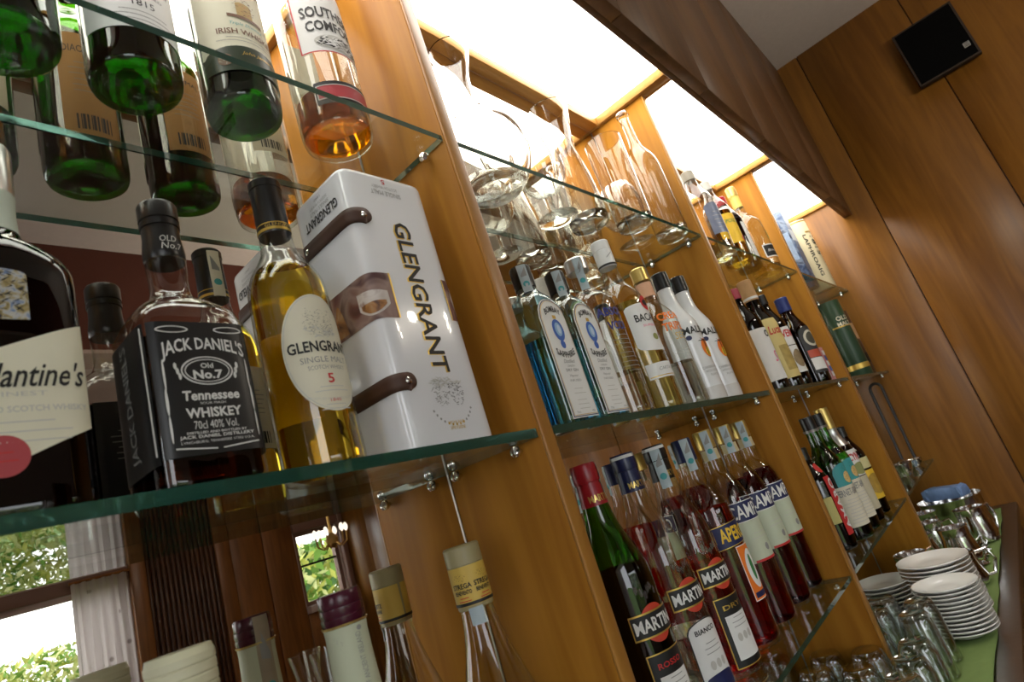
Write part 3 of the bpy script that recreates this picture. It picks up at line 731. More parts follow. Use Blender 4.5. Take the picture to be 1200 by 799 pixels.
tp('picture_glass', [(-.074+.036*k/12, .138+.010*(1-math.sin(math.pi*k/12)), .166-.004*k/12) for k in range(13)], PIC3, .0008, p); tp('picture_whisky', [(-.070+.028*k/12, .140+.008*(1-math.sin(math.pi*k/12)), .152) for k in range(13)], PIC2, .0010, p)
tp('picture_glass', [(-.118+.02*k/8, .136, .140+.03*math.sin(math.pi*k/8)) for k in range(9)], PIC2, .0008, p)
tp('gold_line', cols_rect(-.0318, -.0300, .133, .182), GOLD, .0009, p)
p = tp('picture_band', cols_rect(.040, .090, .133, .182), PIC); tp('gold_line', cols_rect(.040, .0415, .133, .182), GOLD, .0009, p); tp('picture_glass', cols_ell(.058, .158, .010, .018), PIC3, .0008, p)
class _T: surf = ts
Bottle.sketch(_T, body, -.006, .053, .024, .030, 80, GREYP, 12, .0008); Bottle.sketch(_T, body, .015, .053, .022, .030, 80, BLACK, 13, .0008); Bottle.sketch(_T, body, .004, .064, .044, .012, 50, LGREY, 14, .0008)
for k in range(13):
    an = math.pi*(1.15+.7*k/12); tp('emblem_lettering', cols_ell(.004+.028*math.cos(an), .048+.028*math.sin(an), .0012, .0013, 6), GOLD if 3 < k < 9 else GREYP)
tt([('HIGHLAND', .004, .0225, .022, .003), ('SPEYSIDE', .004, .017, .020, .003)], GOLD)
for zc in (.247, .067):
    cs = [(u, zc-.0085*k+.004*((u+.06)/.05)*0, zc+.0085*k) for u, k in [(-.1400+.0035*i, 1.) for i in range(29)]]
    cs += [(-.042+.0085*math.sin(i/6*math.pi/2), zc-.0085*math.cos(i/6*math.pi/2), zc+.0085*math.cos(i/6*math.pi/2)) for i in range(0, 7)]
    st = mkobj('leather_strap', *patch(ts, cs, .0025, nv=3), LEATHER, tn, ang=60)
    sm_ = st.modifiers.new('thick', 'SOLIDIFY'); sm_.thickness = .0022; sm_.offset = -1
    for u in (-.043, -.132):
        q = ts.S(u, zc, .0025); o = mkobj('rivet', *loft([(0, .0034, .0034, 2), (.001, .0034, .0034, 2), (.0022, .0018, .0018, 2)], 14), CHROME, st)
        q2 = ts.S(u, zc, .01); d = Vector(q2)-Vector(q); o.rotation_mode = 'QUATERNION'; o.rotation_quaternion = d.to_track_quat('Z', 'Y'); o.location = q

# ------------------------------------------------------------------ whisky bay, bottom shelf
b = Bottle('liqueur_bottle', 'clear liqueur bottle with yellow neck band by the wood upright', (-.092, -.066, ZB), [(.004, .040), (.012, .042), (.03, .042), (.10, .042), (.13, .040), (.155, .034), (.18, .026), (.205, .0195), (.225, .0165), (.24, .0165), (.26, .016)],
           G_CLEAR, group='bottles on the lower whisky shelf', liquid=L_YELL, fill=.12, cap=[(.232, .0172), (.233, .0178), (.273, .0180), (.2735, .0186), (.290, .0186), (.292, .017)], capmat=pm('straw_cap', (.33, .28, .14), .4))
l = b.lab('neck_band', cols_rect(-.055, .055, .236, .2725), pm('yellow_band', (.62, .42, .08), .5), .0006)
for f in (0., -1.25):
    b.txt(l, [('STREGA', 0, .255, .020, .005, dict(bold=.03)), ('BENEVENTO', 0, .249, .018, .004, dict(bold=.03))], BLACK, face=f); b.fine(l, 0, .244, .014, 2, .003, REDP, face=f); b.sketch(l, 0, .263, .012, .008, 26, BROWNP, 5, face=f)
b.shape(l, 'black_band', cols_rect(-.056, .056, .2365, .2395), BLACK, .0010)
b.lab('tax_strip', cols_rect(-.007, .007, .218, .234), STAMP, .0006, -.8)
b = Bottle('cream_liqueur_bottle', 'liqueur bottle with plum screw cap and pale green neck label', (-.243, -.078, ZB), [(.004, .040), (.012, .041), (.13, .041), (.15, .038), (.18, .028), (.20, .019), (.22, .0165), (.27, .0155)],
           G_BROWN, group='bottles on the lower whisky shelf', liquid=L_BLACK, fill=.16, cap=[(.266, .0166), (.267, .0172), (.272, .0174), (.2725, .0167), (.275, .0174), (.279, .0174), (.2795, .0167), (.281, .0172), (.288, .0170), (.290, .016)], capmat=CAPPURP)
nl = b.lab('neck_label', cols_rect(-.05, .05, .205, .2645), pm('pale_green_paper', (.5, .53, .38), .6), .0006)
b.txt(nl, [('OF ANCIENT IRELAND', -.001, .238, .040, .0042, dict(rot=3))], GREYP); b.shape(nl, 'leaf_mark', cols_ell(.001, .2605, .002, .002, 8), GREYP); b.sketch(nl, -.016, .254, .008, .010, 18, GREYP, 3)
b.lab('gold_ring', cols_rect(-.05, .05, .2648, .2665), CAPGOLD, .0012)
b.stamp(.20, .289, .014, math.pi, pm('brown_stamp', (.35, .28, .2), .6, var=.3))
b = Bottle('cream_liqueur_bottle', 'bottle with ribbed cream cap at the bottom left edge', (-.366, -.085, ZB), [(.004, .038), (.012, .040), (.14, .040), (.17, .034), (.20, .022), (.22, .019), (.26, .018)],
           G_DARK, group='bottles on the lower whisky shelf', liquid=L_BLACK, fill=.15, cap=[(.225, .020)]+[q for k in range(9) for q in ((.228+k*.0065, .0206), (.228+k*.0065+.0045, .0206), (.228+k*.0065+.0055, .0200))]+[(.289, .019)], capmat=CAPCREAM)
t = thing('cordial_glass', (-.230, -.018, ZB), 'small conical cordial glass behind the plum capped bottle', 'glass')
mkobj('bowl', *loft([(.0, .016, .016, 2), (.003, .016, .016, 2), (.005, .003, .003, 2), (.16, .0025, .0025, 2), (.19, .003, .003, 2), (.247, .0145, .0145, 2), (.2472, .0135, .0135, 2), (.195, .0015, .0015, 2)], 24), G_CLEAR, t)

# ------------------------------------------------------------------ gin bay, middle shelf
YM = -.077
def gin(label, x):
    b = Bottle('gin_bottle', label, (x, YM-.002, ZM), [(.003, .036, .026, 4.5), (.01, .0385, .029, 5), (.03, .0385, .029, 5), (.170, .0385, .029, 5), (.183, .037, .028, 4), (.196, .028, .024, 3), (.204, .018, .018, 2.2), (.212, .0145, .0145, 2), (.235, .0135, .0135, 2)],
               G_BLUE, group='pale blue gin bottles', liquid=L_BLUEQ, fill=.13, seg=48, cap=[(.214, .0150), (.215, .0158), (.247, .0158), (.250, .0145)], capmat=CAPBLACK)
    l = b.lab('label', cols_arch(-.0315, .0315, .012, .187, .030), WHITE); mkobj('border', *ring_cols(b.surf, cols_arch(-.0298, .0298, .0135, .1855, .0285), .0011, .0009), NAVY, l); mkobj('border', *ring_cols(b.surf, cols_arch(-.0280, .0280, .0155, .1835, .0265), .0007, .0009), GOLD, l)
    b.txt(l, [('BOMBAY', 0, .1645, .036, .0095, dict(bold=.02, arch=.006)), ('SAPPHIRE', 0, .1070, .042, .0095, dict(bold=.02, arch=-.006))], BLACK)
    b.shape(l, 'medallion', cols_ell(0, .138, .0125, .0165, 20), BLUEP); b.shape(l, 'medallion_centre', cols_ell(0, .139, .0075, .0105, 16), LBLUE, .0013); b.shape(l, 'medallion_profile', cols_ell(.001, .139, .0038, .0068, 10), pm('pale_blue', (.55, .68, .85), .5), .0016)
    b.shape(l, 'crown', cols_slant(-.004, .004, .155, .155, .1605, .1605), GOLD); b.shape(l, 'sapphire_drop', cols_ell(0, .1165, .0055, .0062, 12), BLUEP)
    b.txt(l, [('Distilled', 0, .0915, .026, .0055, dict(shear=.3)), ('LONDON', 0, .0845, .016, .0028), ('DRY GIN', 0, .0785, .029, .0042, B_), ('Vapour', 0, .0700, .020, .0048, dict(shear=.3)), ('INFUSED', 0, .0635, .026, .0032)], GREYP)
    b.fine(l, 0, .052, .03, 2, .0065, LGREY); b.fine(l, 0, .036, .032, 3, .006, LGREY, seed=3); b.txt(l, [('70cl', -.018, .0195, .008, .003), ('40%', .018, .0195, .008, .003)], GREYP)
    b.stamp(.205, .249, .014, -.75); b.shape(b.capo, 'silver_print', cols_rect(-.006, .006, .219, .236), LGREY, .0006, .6)
    return b
b = gin('pale blue gin bottle nearest the wood upright, white arched label', .150)
dup(b.root, (.236, YM-.002, ZM), 'second pale blue gin bottle, next to the clear vodka bottle')

r = .040
b = Bottle('vodka_bottle', 'clear vodka bottle with blue lettering on the glass', (.318, YM, ZM), [(.004, r*.97), (.012, r), (.03, r), (.185, r), (.202, r*.95), (.214, r*.75), (.222, r*.48), (.229, .0165), (.262, .0155), (.264, .0155)], G_CLEAR,
           group='clear spirits on the gin shelf', liquid=L_CLEARQ, fill=.075, cap=[(.262, .0185), (.263, .0192), (.284, .0192), (.286, .018)], capmat=CAPSILV)
b.txt(b.glass, [('ABSOLUT', 0, .1735, .078, .0150, dict(bold=.03)), ('VODKA', 0, .1485, .055, .0150, dict(bold=.03))], pm('cobalt_print', (.02, .025, .2), .4), off=.0006)
b.fine(b.glass, 0, .132, .062, 9, .0075, GREYP, off=.0006); b.stamp(.225, .283, .014, -.9); back_label(b, .05, .15, .055)
r = .0395
b = Bottle('rum_bottle', 'clear white rum bottle with tall white screw cap', (.430, YM, ZM), [(.004, r*.97), (.012, r), (.03, r), (.20, r), (.218, r*.95), (.233, r*.76), (.246, r*.52), (.258, .0165), (.30, .0150), (.302, .015)], G_CLEAR,
           group='clear spirits on the gin shelf', liquid=L_YELL, fill=.205, cap=[(.284, .0164), (.285, .0170), (.318, .0172), (.3185, .0166), (.3195, .0172), (.336, .0172), (.338, .016)], capmat=CAPWHITE)
b.shape(b.capo, 'black_ring', cols_rect(-.052, .052, .2855, .2895), BLACK, .0005); b.shape(b.capo, 'signature_print', cols_slant(-.006, .006, .300, .309, .3015, .3105), GREYP, .0006, -.5)
l = b.lab('label', cols_arch(-.046, .046, .118, .196, .008, low=.012), WHITE); b.txt(l, [('BACARDI', 0, .168, .066, .014, dict(bold=.015))], BLACK); b.txt(l, [('SUPERIOR', 0, .153, .045, .004)], PINKP)
b.shape(l, 'bat_emblem', cols_ell(.004, .196, .0135, .0145, 18), REDP, .0012); b.shape(l, 'bat', cols_ell(.004, .196, .0090, .0060, 12), BLACK, .0015); b.shape(l, 'medal', cols_ell(-.004, .131, .007, .006), pm('olive', (.3, .32, .1), .5)); b.shape(l, 'medal', cols_ell(.012, .134, .006, .006), pm('plum', (.2, .05, .08), .5))
l = b.lab('lower_label', cols_slant(-.046, .046, .058, .058, .085, .085), WHITE); b.shape(l, 'gold_line', cols_rect(-.044, .044, .061, .0625), GOLD); b.txt(l, [('CARTA BLANCA', .006, .0735, .06, .006, dict(shear=.3))], GREYP)
r = .0375
b = Bottle('triple_sec_bottle', 'clear bottle with orange lettering and gold cap', (.548, YM, ZM), rz=-.3, prof= [(.004, r*.97), (.012, r), (.03, r), (.165, r), (.185, r*.96), (.202, r*.72), (.216, r*.47), (.228, .0160), (.268, .0150), (.27, .015)], glass=G_CLEAR,
           group='clear spirits on the gin shelf', liquid=L_CLEARQ, fill=.09, cap=[(.266, .0165), (.267, .0172), (.272, .0172), (.2725, .0162), (.293, .0165), (.295, .015)], capmat=CAPGOLD)
b.txt(b.glass, [('CREAM', 0, .180, .060, .0165, dict(bold=.03)), ('TRIPLE', 0, .158, .054, .0165, dict(bold=.03))], ORANGE, off=.0006); b.txt(b.glass, [('SEC', .004, .137, .03, .014, dict(shear=.2))], GOLD, off=.0006)
b.fine(b.glass, 0, .11, .055, 2, .006, LGREY, off=.0006); b.lab('neck_label', cols_rect(-.04, .04, .232, .262), pm('peach_paper', (.75, .42, .26), .6)); back_label(b, .02, .085, .06, mat=WHITE)
r = .037
b = Bottle('coconut_rum_bottle', 'white coconut rum bottle with palm sunset, left of the pair', (.640, YM, ZM), rz=-.2, prof=[(.004, r*.97), (.012, r), (.045, r), (.155, r), (.175, r*.95), (.195, r*.72), (.215, r*.50), (.235, .0165), (.262, .0155)], glass=pm('opal_white_glass', (.78, .79, .80), .15, coat=.5),
           group='white coconut rum bottles', cap=[(.258, .0165), (.259, .0172), (.293, .0172), (.295, .016)], capmat=CAPBLACK)
b.txt(b.glass, [('MALIBU', 0, .1530, .068, .0155, dict(bold=.02))], BLACK, off=.0006)
e = b.shape(b.glass, 'sunset', cols_ell(.006, .112, .014, .020, 20), ORANGE, .0007); b.shape(b.glass, 'sun', cols_ell(.008, .104, .009, .010, 14), YELLOW, .0010)
for k in range(5):
    an = .2+k*.65; b.shape(b.glass, 'palm_frond', cols_slant(.004, .004+.016*math.cos(an), .127, .127+.010*math.sin(an)-.003, .129, .128+.010*math.sin(an)-.003) if math.cos(an) > 0 else cols_slant(.004+.016*math.cos(an), .004, .127+.010*math.sin(an)-.003, .127, .128+.010*math.sin(an)-.003, .129), BLACK, .0013)
b.shape(b.glass, 'palm_trunk', cols_slant(.0035, .0058, .096, .098, .128, .128), BLACK, .0013)
b.shape(b.glass, 'blue_wave', cols_ell(-.027, .138, .006, .005, 10), NAVY, .0007)
b.txt(b.glass, [('CARIBBEAN RUM', 0, .072, .05, .005), ('WITH COCONUT', 0, .064, .042, .0045), ('FLAVOUR', 0, .056, .026, .0045)], GREYP, off=.0006); b.stamp(.250, .294, .013, .5); b.lab('clear_base', cols_rect(-.11, .11, .006, .034), pm('frosted_base', (.62, .6, .58), .2), .0004)
dup(b.root, (.726, YM, ZM), 'white coconut rum bottle with palm sunset, right of the pair')

# ------------------------------------------------------------------ gin bay, bottom shelf
YB = -.075
def vermouth(label, x, glass, liquid, fill, capmat, lowlab, band, word):
    r = .041
    b = Bottle('vermouth_bottle', label, (x, YB, ZB), [(.005, r*.97), (.013, r), (.03, r), (.185, r), (.205, r*.95), (.228, r*.75), (.255, r*.52), (.28, .0180), (.30, .0150), (.325, .0145)], glass,
               group='vermouth bottles', rz=-.30, liquid=liquid, fill=fill, cap=[(.282, .0182), (.306, .0162), (.312, .0158), (.3125, .0170), (.316, .0176), (.333, .0176), (.337, .0165)], capmat=capmat)
    b.txt(b.capo, [('MARTINI', .0, .291, .034, .009, dict(bold=.03))], CAPGOLD, off=.0008)
    if glass is not G_LGREEN: b.lab('cap_top_band', cols_rect(-.055, .055, .330, .3345), WHITE, .0004)
    l = b.lab('badge_label', cols_slant(-.034, .034, .122, .122, .150, .150), GOLD)
    b.shape(l, 'red_disc', cols_ell(.0, .136, .0215, .0215, 24), pm('disc_red', (.6, .06, .03), .45), .0004); b.shape(l, 'black_bar', cols_rect(-.0325, .0325, .124, .148), BLACK, .0009)
    b.txt(l, [('MARTINI', 0, .136, .060, .0145, dict(bold=.025))], WHITE, off=.0013)
    bm2 = b.lab('lower_label', cols_arch(-.028, .030, .012, .105, .012 if lowlab is WHITE else 0), lowlab, rim=BLACK if lowlab is WHITE else GOLD, rimw=.0015)
    b.txt(bm2, [(word, 0, .091, .036, .0065, B_)], band)
    if lowlab is not WHITE: b.shape(bm2, 'white_card', cols_rect(-.020, .024, .022, .080), WHITE, .0010)
    else: b.shape(bm2, 'navy_foot', cols_arch(-.024, .026, .016, .040, .006), NAVY, .0010)
    b.fine(bm2, .002, .076, .03, 3, .006, GREYP, off=.0014)
    for u in (-.008, .002, .012): b.shape(bm2, 'medal', cols_ell(u, .050, .004, .0055, 10), LGREY, .0014)
    for k in range(6): b.shape(b.glass, 'embossed_crest', cols_ell(-.014+.0056*k, .172+.004*math.cos(k*1.7), .0028, .005, 8), pm('embossed_glass', (.3, .3, .28), .15, trans=.8), .0004)
    b.stamp(.29, .335, .014, 1.1)
    return b
vermouth('green vermouth bottle with red cap, dark contents and black label', .146, G_LGREEN, L_DKRED, .200, CAPRED, BLACK, REDP, 'ROSSO')
b = vermouth('clear vermouth bottle with navy cap and white lower label', .250, G_CLEAR, L_CLEARQ, .090, CAPNAVY, WHITE, BLACK, 'BIANCO')
b = vermouth('clear vermouth bottle with pale red contents and black lower label', .349, G_CLEAR, L_ORED, .160, CAPBLACK, BLACK, GOLD, 'DRY')
b.stamp(.27, .33, .016, -.7)
r = .0385
b = Bottle('aperitif_bottle', 'orange red aperitif bottle with blue and yellow label', (.452, YB, ZB), [(.005, r*.97), (.013, r), (.03, r), (.205, r), (.222, r*.93), (.238, r*.74), (.252, r*.55), (.268, .0175), (.30, .0155), (.32, .0145)], G_CLEAR,
           group='red bitter bottles', rz=-.2, liquid=L_ORED, fill=.215, cap=[(.296, .0165), (.297, .0172), (.332, .0168), (.335, .0155)], capmat=CAPNAVY)
l = b.lab('label', cols_slant(-.044, .044, .150, .156, .186, .192), NAVY, rim=GOLD); b.txt(l, [('APEROL', 0, .171, .064, .022, dict(bold=.03))], YELLOW)
l = b.lab('lower_label', cols_rect(-.014, .030, .066, .150), ORANGE, rim=WHITE); b.shape(l, 'white_field', cols_ell(.008, .112, .015, .030), WHITE); b.shape(l, 'figure', cols_ell(.006, .114, .005, .020, 12), GREENP, .0013); b.shape(l, 'blue_foot', cols_rect(-.010, .026, .070, .078), NAVY)
b.stamp(.28, .334, .015, -.6)
def bitter(label, x, fill):
    r = .0385
    b = Bottle('bitter_bottle', label, (x, YB, ZB), [(.005, r*.97), (.013, r), (.03, r), (.195, r), (.215, r*.96), (.234, r*.82), (.250, r*.60), (.264, .0180), (.30, .0155), (.325, .0145)], G_CLEAR,
               group='red bitter bottles', rz=-.22, liquid=L_RED, fill=fill, cap=[(.306, .0165), (.307, .0172), (.337, .0170), (.340, .0155)], capmat=CAPGOLD)
    l = b.lab('label', cols_rect(-.052, .052, .104, .172), pm('pale_green_label', (.55, .6, .45), .6)); b.fine(l, 0, .150, .05, 2, .008, LGREY); b.shape(l, 'crest', cols_ell(.002, .124, .005, .006, 10), GREYP); b.shape(l, 'red_foot', cols_rect(-.030, .030, .104, .108), REDP)
    l = b.lab('name_band', cols_rect(-.054, .054, .172, .206), NAVY, rim=WHITE); b.txt(l, [('CAMPARI', 0, .189, .092, .023, dict(bold=.012))], WHITE)
    b.shape(b.glass, 'neck_label', cols_rect(-.03, .03, .285, .304), pm('neck_gold', (.6, .5, .28), .5), .0005); b.stamp(.285, .338, .015, -.75)
    return b
bitter('red bitter bottle half empty, left of the three alike', .548, .055)
bitter('dark red bitter bottle in the middle of the three alike', .646, .235)
bitter('dark red bitter bottle beside the wood upright', .738, .238)

# ------------------------------------------------------------------ gin bay, top shelf: glassware
GLASS = solidglass('crystal', (.985, .985, .98), 1.46)
CRYST = thin('thin_crystal', (.985, .98, .965), (.10, .08, .05), refl=.07, pw=2.6, bumpy=.05, ep=5.0)
def vessel(name, label, x, y, outer, wall=.0025, floor=.006, cat='glass', mat=None):
    t = thing(name, (x, y, ZT), label, cat, 'glassware on the upper gin shelf')
    O = chaikin(outer, 2); O = [(max(z, 0), a, b_, n) for z, a, b_, n in O]
    I = [(z, max(a-wall, .001), max(b_-wall, .001), n) for z, a, b_, n in reversed(O) if z > floor]
    L = [(0, 0, 0, 2)]+O+I+[(floor, 0, 0, 2)]
    return t, mkobj('glass_body', *loft(L, 40, False, False), mat or GLASS, t, ang=60)
vessel('decanter', 'wide bellied glass decanter with flared neck near the left upright', .155, -.083, [(0, .040), (.004, .046), (.03, .066), (.07, .074), (.105, .068), (.13, .046), (.15, .022), (.18, .016), (.22, .018), (.25, .027), (.275, .034)], cat='decanter')
def goblet(label, x, y, foot, stem, bowl_r, bowl_h, rim_r):
    t = thing('goblet', (x, y, ZT), label, 'goblet', 'glassware on the upper gin shelf')
    mkobj('foot', *loft([(0, 0, 0, 2), (0, foot, foot, 2), (.0015, foot, foot, 2), (.006, foot*.3, foot*.3, 2), (.012, .0045, .0045, 2), (stem, .004, .004, 2), (stem+.001, 0, 0, 2)], 36, False, False), GLASS, t, ang=60)
    O = chaikin([(stem, .005), (stem+.008, bowl_r*.6), (stem+.03, bowl_r*.93), (stem+bowl_h*.5, bowl_r), (stem+bowl_h*.8, (bowl_r+rim_r)/2+.002), (stem+bowl_h, rim_r)], 3)
    I = [(z, max(a-.0014, .001), max(a-.0014, .001), 2) for z, a, b_, n in reversed(O) if z > stem+.006]
    mkobj('bowl', *loft([(stem+.0012, 0, 0, 2)]+O+I+[(stem+.005, 0, 0, 2)], 40, False, False), CRYST, t, ang=60)
goblet('large balloon goblet beside the wide decanter', .334, -.067, .038, .050, .047, .120, .036)
vessel('carafe', 'tall glass carafe with pinched waist and thick base', .438, -.072, [(0, .030), (.003, .038), (.05, .038), (.10, .036), (.14, .030), (.17, .026), (.20, .028), (.235, .036), (.27, .042)], .003, .012, 'carafe')
vessel('glass_vase', 'straight sided tall glass vase', .556, -.108, [(0, .032), (.003, .037), (.08, .038), (.15, .039), (.205, .040)], .0025, .012, 'vase')
goblet('round brandy balloon goblet in front of the vase', .638, -.062, .040, .036, .053, .105, .036)
vessel('glass_bottle', 'tall slender empty glass bottle next to the upright', .722, -.112, [(0, .030), (.003, .036), (.05, .036), (.17, .036), (.20, .034), (.225, .024), (.245, .014), (.30, .0115), (.325, .012), (.328, .016), (.338, .016), (.341, .012)], .003, .012, 'bottle')

# ------------------------------------------------------------------ third bay
def simple(name, label, x, y, z, h, r, glass, liquid, fill, capmat, group, neck=.0145, caph=.03, shoulder=.62, flat=1.0, rz=-.35):
    zs = h*shoulder
    pr = [(.004, r*.97, r*.97*flat, 2), (.012, r, r*flat, 2), (.03, r, r*flat, 2), (zs, r, r*flat, 2), (zs+.018, r*.94, r*.94*flat, 2), (zs+.036, r*.68, r*.7*flat, 2), (zs+.05, neck+.004, neck+.004, 2), (zs+.065, neck, neck, 2), (h-.004, neck-.001, neck-.001, 2)]
    return Bottle(name, label, (x, y, z), pr, glass, group=group, liquid=liquid, fill=fill, cap=[(h-caph, neck+.001), (h-caph+.001, neck+.0018), (h-.002, neck+.0018), (h, neck)], capmat=capmat, seg=28, rz=rz)
g3 = 'bottles of the third bay'
b = simple('liqueur_bottle', 'clear bottle with silver blue label and grey cap, third bay top', 1.085, -.092, ZT, .285, .038, G_CLEAR, L_CLEARQ, .05, pm('grey_cap', (.3, .29, .24), .4), g3, .016)
l = b.lab('label', cols_arch(-.033, .033, .07, .165, .014), pm('silver_blue', (.2, .24, .34), .4, metal=.3, var=.3)); b.fine(l, 0, .135, .04, 5, .012, LGREY)
b = simple('liqueur_bottle', 'bottle of yellow liqueur with bright yellow label and grey cap', 1.205, -.092, ZT, .28, .038, G_CLEAR, L_MALT, .17, pm('pale_grey_cap', (.5, .5, .46), .4), g3)
l = b.lab('label', cols_rect(-.05, .05, .06, .155), YELLOW); b.txt(l, [('LIMONCELLO', 0, .13, .06, .012, dict(shear=.2))], GREENP); b.shape(l, 'red_spot', cols_ell(.018, .072, .011, .010), REDP)
b = simple('liqueur_bottle', 'black bottle with narrow white label and red neck, third bay top', 1.315, -.088, ZT, .255, .036, G_DARK, L_BLACK, .16, CAPRED, g3)
l = b.lab('label', cols_rect(-.006, .024, .03, .15), WHITE); b.fine(l, .009, .13, .02, 8, .012); b.lab('neck_label', cols_rect(-.03, .03, .19, .22), WHITE)
b = simple('brandy_bottle', 'broad clear brandy bottle with gold cap and yellow bottom', 1.490, -.088, ZT, .335, .046, G_CLEAR, L_YELL, .03, CAPGOLD, g3, .0155, .035, .52)
l = b.lab('label', cols_slant(-.03, .036, .05, .05, .095, .095), BLACK, rim=WHITE, rimw=.003); b.txt(l, [('Brandy', .003, .072, .04, .012, dict(shear=.3))], WHITE); b.shape(b.glass, 'green_seal', cols_ell(.03, .135, .010, .015), pm('olive_seal', (.3, .33, .1), .5), .0007); b.lab('neck_label', cols_rect(-.045, .045, .255, .300), pm('amber_neck', (.65, .5, .12), .4))

b = simple('amaro_bottle', 'amaro bottle with white label and pink script at the upright', 1.075, -.078, ZM, .295, .038, G_DARK, L_BLACK, .18, pm('dark_pink_cap', (.4, .05, .08), .4), g3)
l = b.lab('label', cols_rect(-.05, .05, .03, .17), WHITE); b.txt(l, [('OL', .014, .153, .03, .02, dict(bold=.03))], BLACK); b.txt(l, [('S', .006, .09, .016, .03, dict(shear=.3))], PINKP)
b = simple('amaro_bottle', 'amaro bottle with tall cork stopper and cream label', 1.172, -.088, ZM, .325, .037, G_DARK, L_BLACK, .18, CORK, g3, .018, .062, .55)
l = b.lab('label', cols_rect(-.045, .045, .03, .20), pm('butter_label', (.68, .55, .22), .6)); b.txt(l, [('Lucano', 0, .165, .055, .024, dict(shear=.2, bold=.02))], REDP); b.shape(l, 'picture', cols_rect(-.02, .02, .05, .12), pm('ochre_pic', (.45, .33, .1), .6, var=.5)); b.shape(b.capo, 'pink_line', cols_rect(-.05, .05, .267, .274), WHITE, .0005)
b = simple('amaro_bottle', 'black amaro bottle with red lettered white label', 1.255, -.090, ZM, .285, .036, G_DARK, L_BLACK, .18, CAPBLACK, g3)
l = b.lab('label', cols_rect(-.045, .045, .120, .175), WHITE); b.txt(l, [('AVERNA', 0, .155, .07, .022, dict(bold=.03))], REDP); l = b.lab('lower_label', cols_rect(-.045, .045, .04, .118), WHITE); b.shape(l, 'picture', cols_ell(0, .08, .018, .026), pm('sepia', (.3, .22, .12), .6, var=.5))
b = simple('amaro_bottle', 'black bottle with orange diamond label, middle of third bay', 1.328, -.062, ZM, .26, .034, G_DARK, L_BLACK, .16, CAPBLACK, g3)
l = b.lab('label', cols_rect(-.04, .04, .05, .15), YELLOW); b.shape(l, 'orange_field', cols_ell(0, .1, .025, .035), ORANGE); b.fine(l, 0, .13, .05, 3, .03, BROWNP)
b = simple('amaro_bottle', 'slim black bottle with red and white diagonal label', 1.440, -.046, ZM, .245, .033, G_DARK, L_BLACK, .15, CAPBLACK, g3)
l = b.lab('label', cols_slant(-.04, .04, .03, .06, .10, .14), REDP); b.lab('upper_label', cols_slant(-.04, .04, .102, .142, .15, .17), OFFW)
b = simple('herb_liqueur_bottle', 'brown herb liqueur bottle with blue cap and round emblem', 1.400, -.106, ZM, .280, .038, G_BROWN, L_BLACK, .17, pm('royal_blue_cap', (.02, .04, .2), .3), g3, .0175, .045, .58)
l = b.lab('label', cols_arch(-.034, .034, .03, .175, .028), pm('charcoal_label', (.035, .035, .035), .5)); b.shape(l, 'emblem_ring', cols_ell(.0, .135, .024, .026, 20), pm('ivory_ring', (.6, .58, .48), .5)); b.shape(l, 'emblem', cols_ell(0, .135, .017, .019, 16), pm('olive_black', (.08, .08, .06), .5), .0014)
b.shape(l, 'red_field', cols_slant(-.03, .03, .078, .074, .1, .098), pm('brick_red', (.5, .09, .05), .5)); b.shape(l, 'white_field', cols_slant(-.03, .03, .04, .036, .076, .072), WHITE)
t = thing('carton', (1.462, -.118, ZM), 'small red white and blue carton on the middle shelf, third bay', 'carton', rz=0)
cb = bevbox('carton_body', (-.014, -.022, 0), (.014, .022, .105), pm('carton_pink', (.6, .25, .25), .6), t, w=.001)
for k, m in enumerate((WHITE, BLUEP, WHITE, pm('carton_navy', (.06, .08, .25), .6), WHITE)):
    mkobj('printed_panel', *box((-.0148, -.018, .012+k*.017), (-.0141, .018, .026+k*.017)), m, cb, smooth=False); mkobj('printed_panel', *box((-.012, -.0228, .012+k*.017), (.012, -.0221, .026+k*.017)), m, cb, smooth=False)

def fernet(label, x):
    b = simple('bitter_bottle', label, x, -.104, ZB, .305, .037, G_LGREEN, L_BLACK, .15, CAPBLACK, g3, .0155, .035, .56)
    b.lab('silver_collar', cols_rect(-.05, .05, .266, .272), CAPSILV, .0022)
    l = b.lab('label', cols_rect(-.05, .05, .03, .125), OFFW); b.txt(l, [('FERNET-BRANCA', 0, .11, .085, .016, dict(bold=.02))], GREYP); b.fine(l, 0, .092, .075, 8, .0075, LGREY, th=.0014)
    l = b.lab('globe_label', cols_arch(-.032, .032, .125, .178, .022), TEAL); b.shape(l, 'globe', cols_ell(.004, .143, .013, .014, 16), pm('globe_gold', (.7, .5, .2), .5)); b.sketch(l, .004, .143, .024, .026, 30, BROWNP, 3); b.sketch(l, -.002, .160, .018, .018, 30, BLACK, 4)
    return b
fernet('green bitter bottle with globe label, left of the two alike', 1.120)
fernet('green bitter bottle with globe label, right of the two alike', 1.212)
b = simple('vermouth_bottle', 'dark bottle with vertical red label beside the green bitters', 1.030, -.084, ZB, .24, .037, G_DARK, L_BLACK, .15, CAPBLACK, g3)
l = b.lab('label', cols_rect(-.008, .03, .03, .165), REDP); b.txt(l, [('AMARO', .011, .10, .12, .022, dict(rot=3, bold=.025))], WHITE); b.lab('side_label', cols_rect(-.045, -.01, .06, .12), pm('lemon_label', (.6, .55, .2), .6)); b.shape(b.glass, 'red_seal', cols_ell(.004, .187, .012, .012), REDP, .0007)
b = simple('grappa_bottle', 'brown bottle with tall silver gold neck behind the bitters', 1.308, -.100, ZB, .315, .037, G_BROWN, L_BLACK, .17, CAPGOLD, g3, .0165, .06, .56)
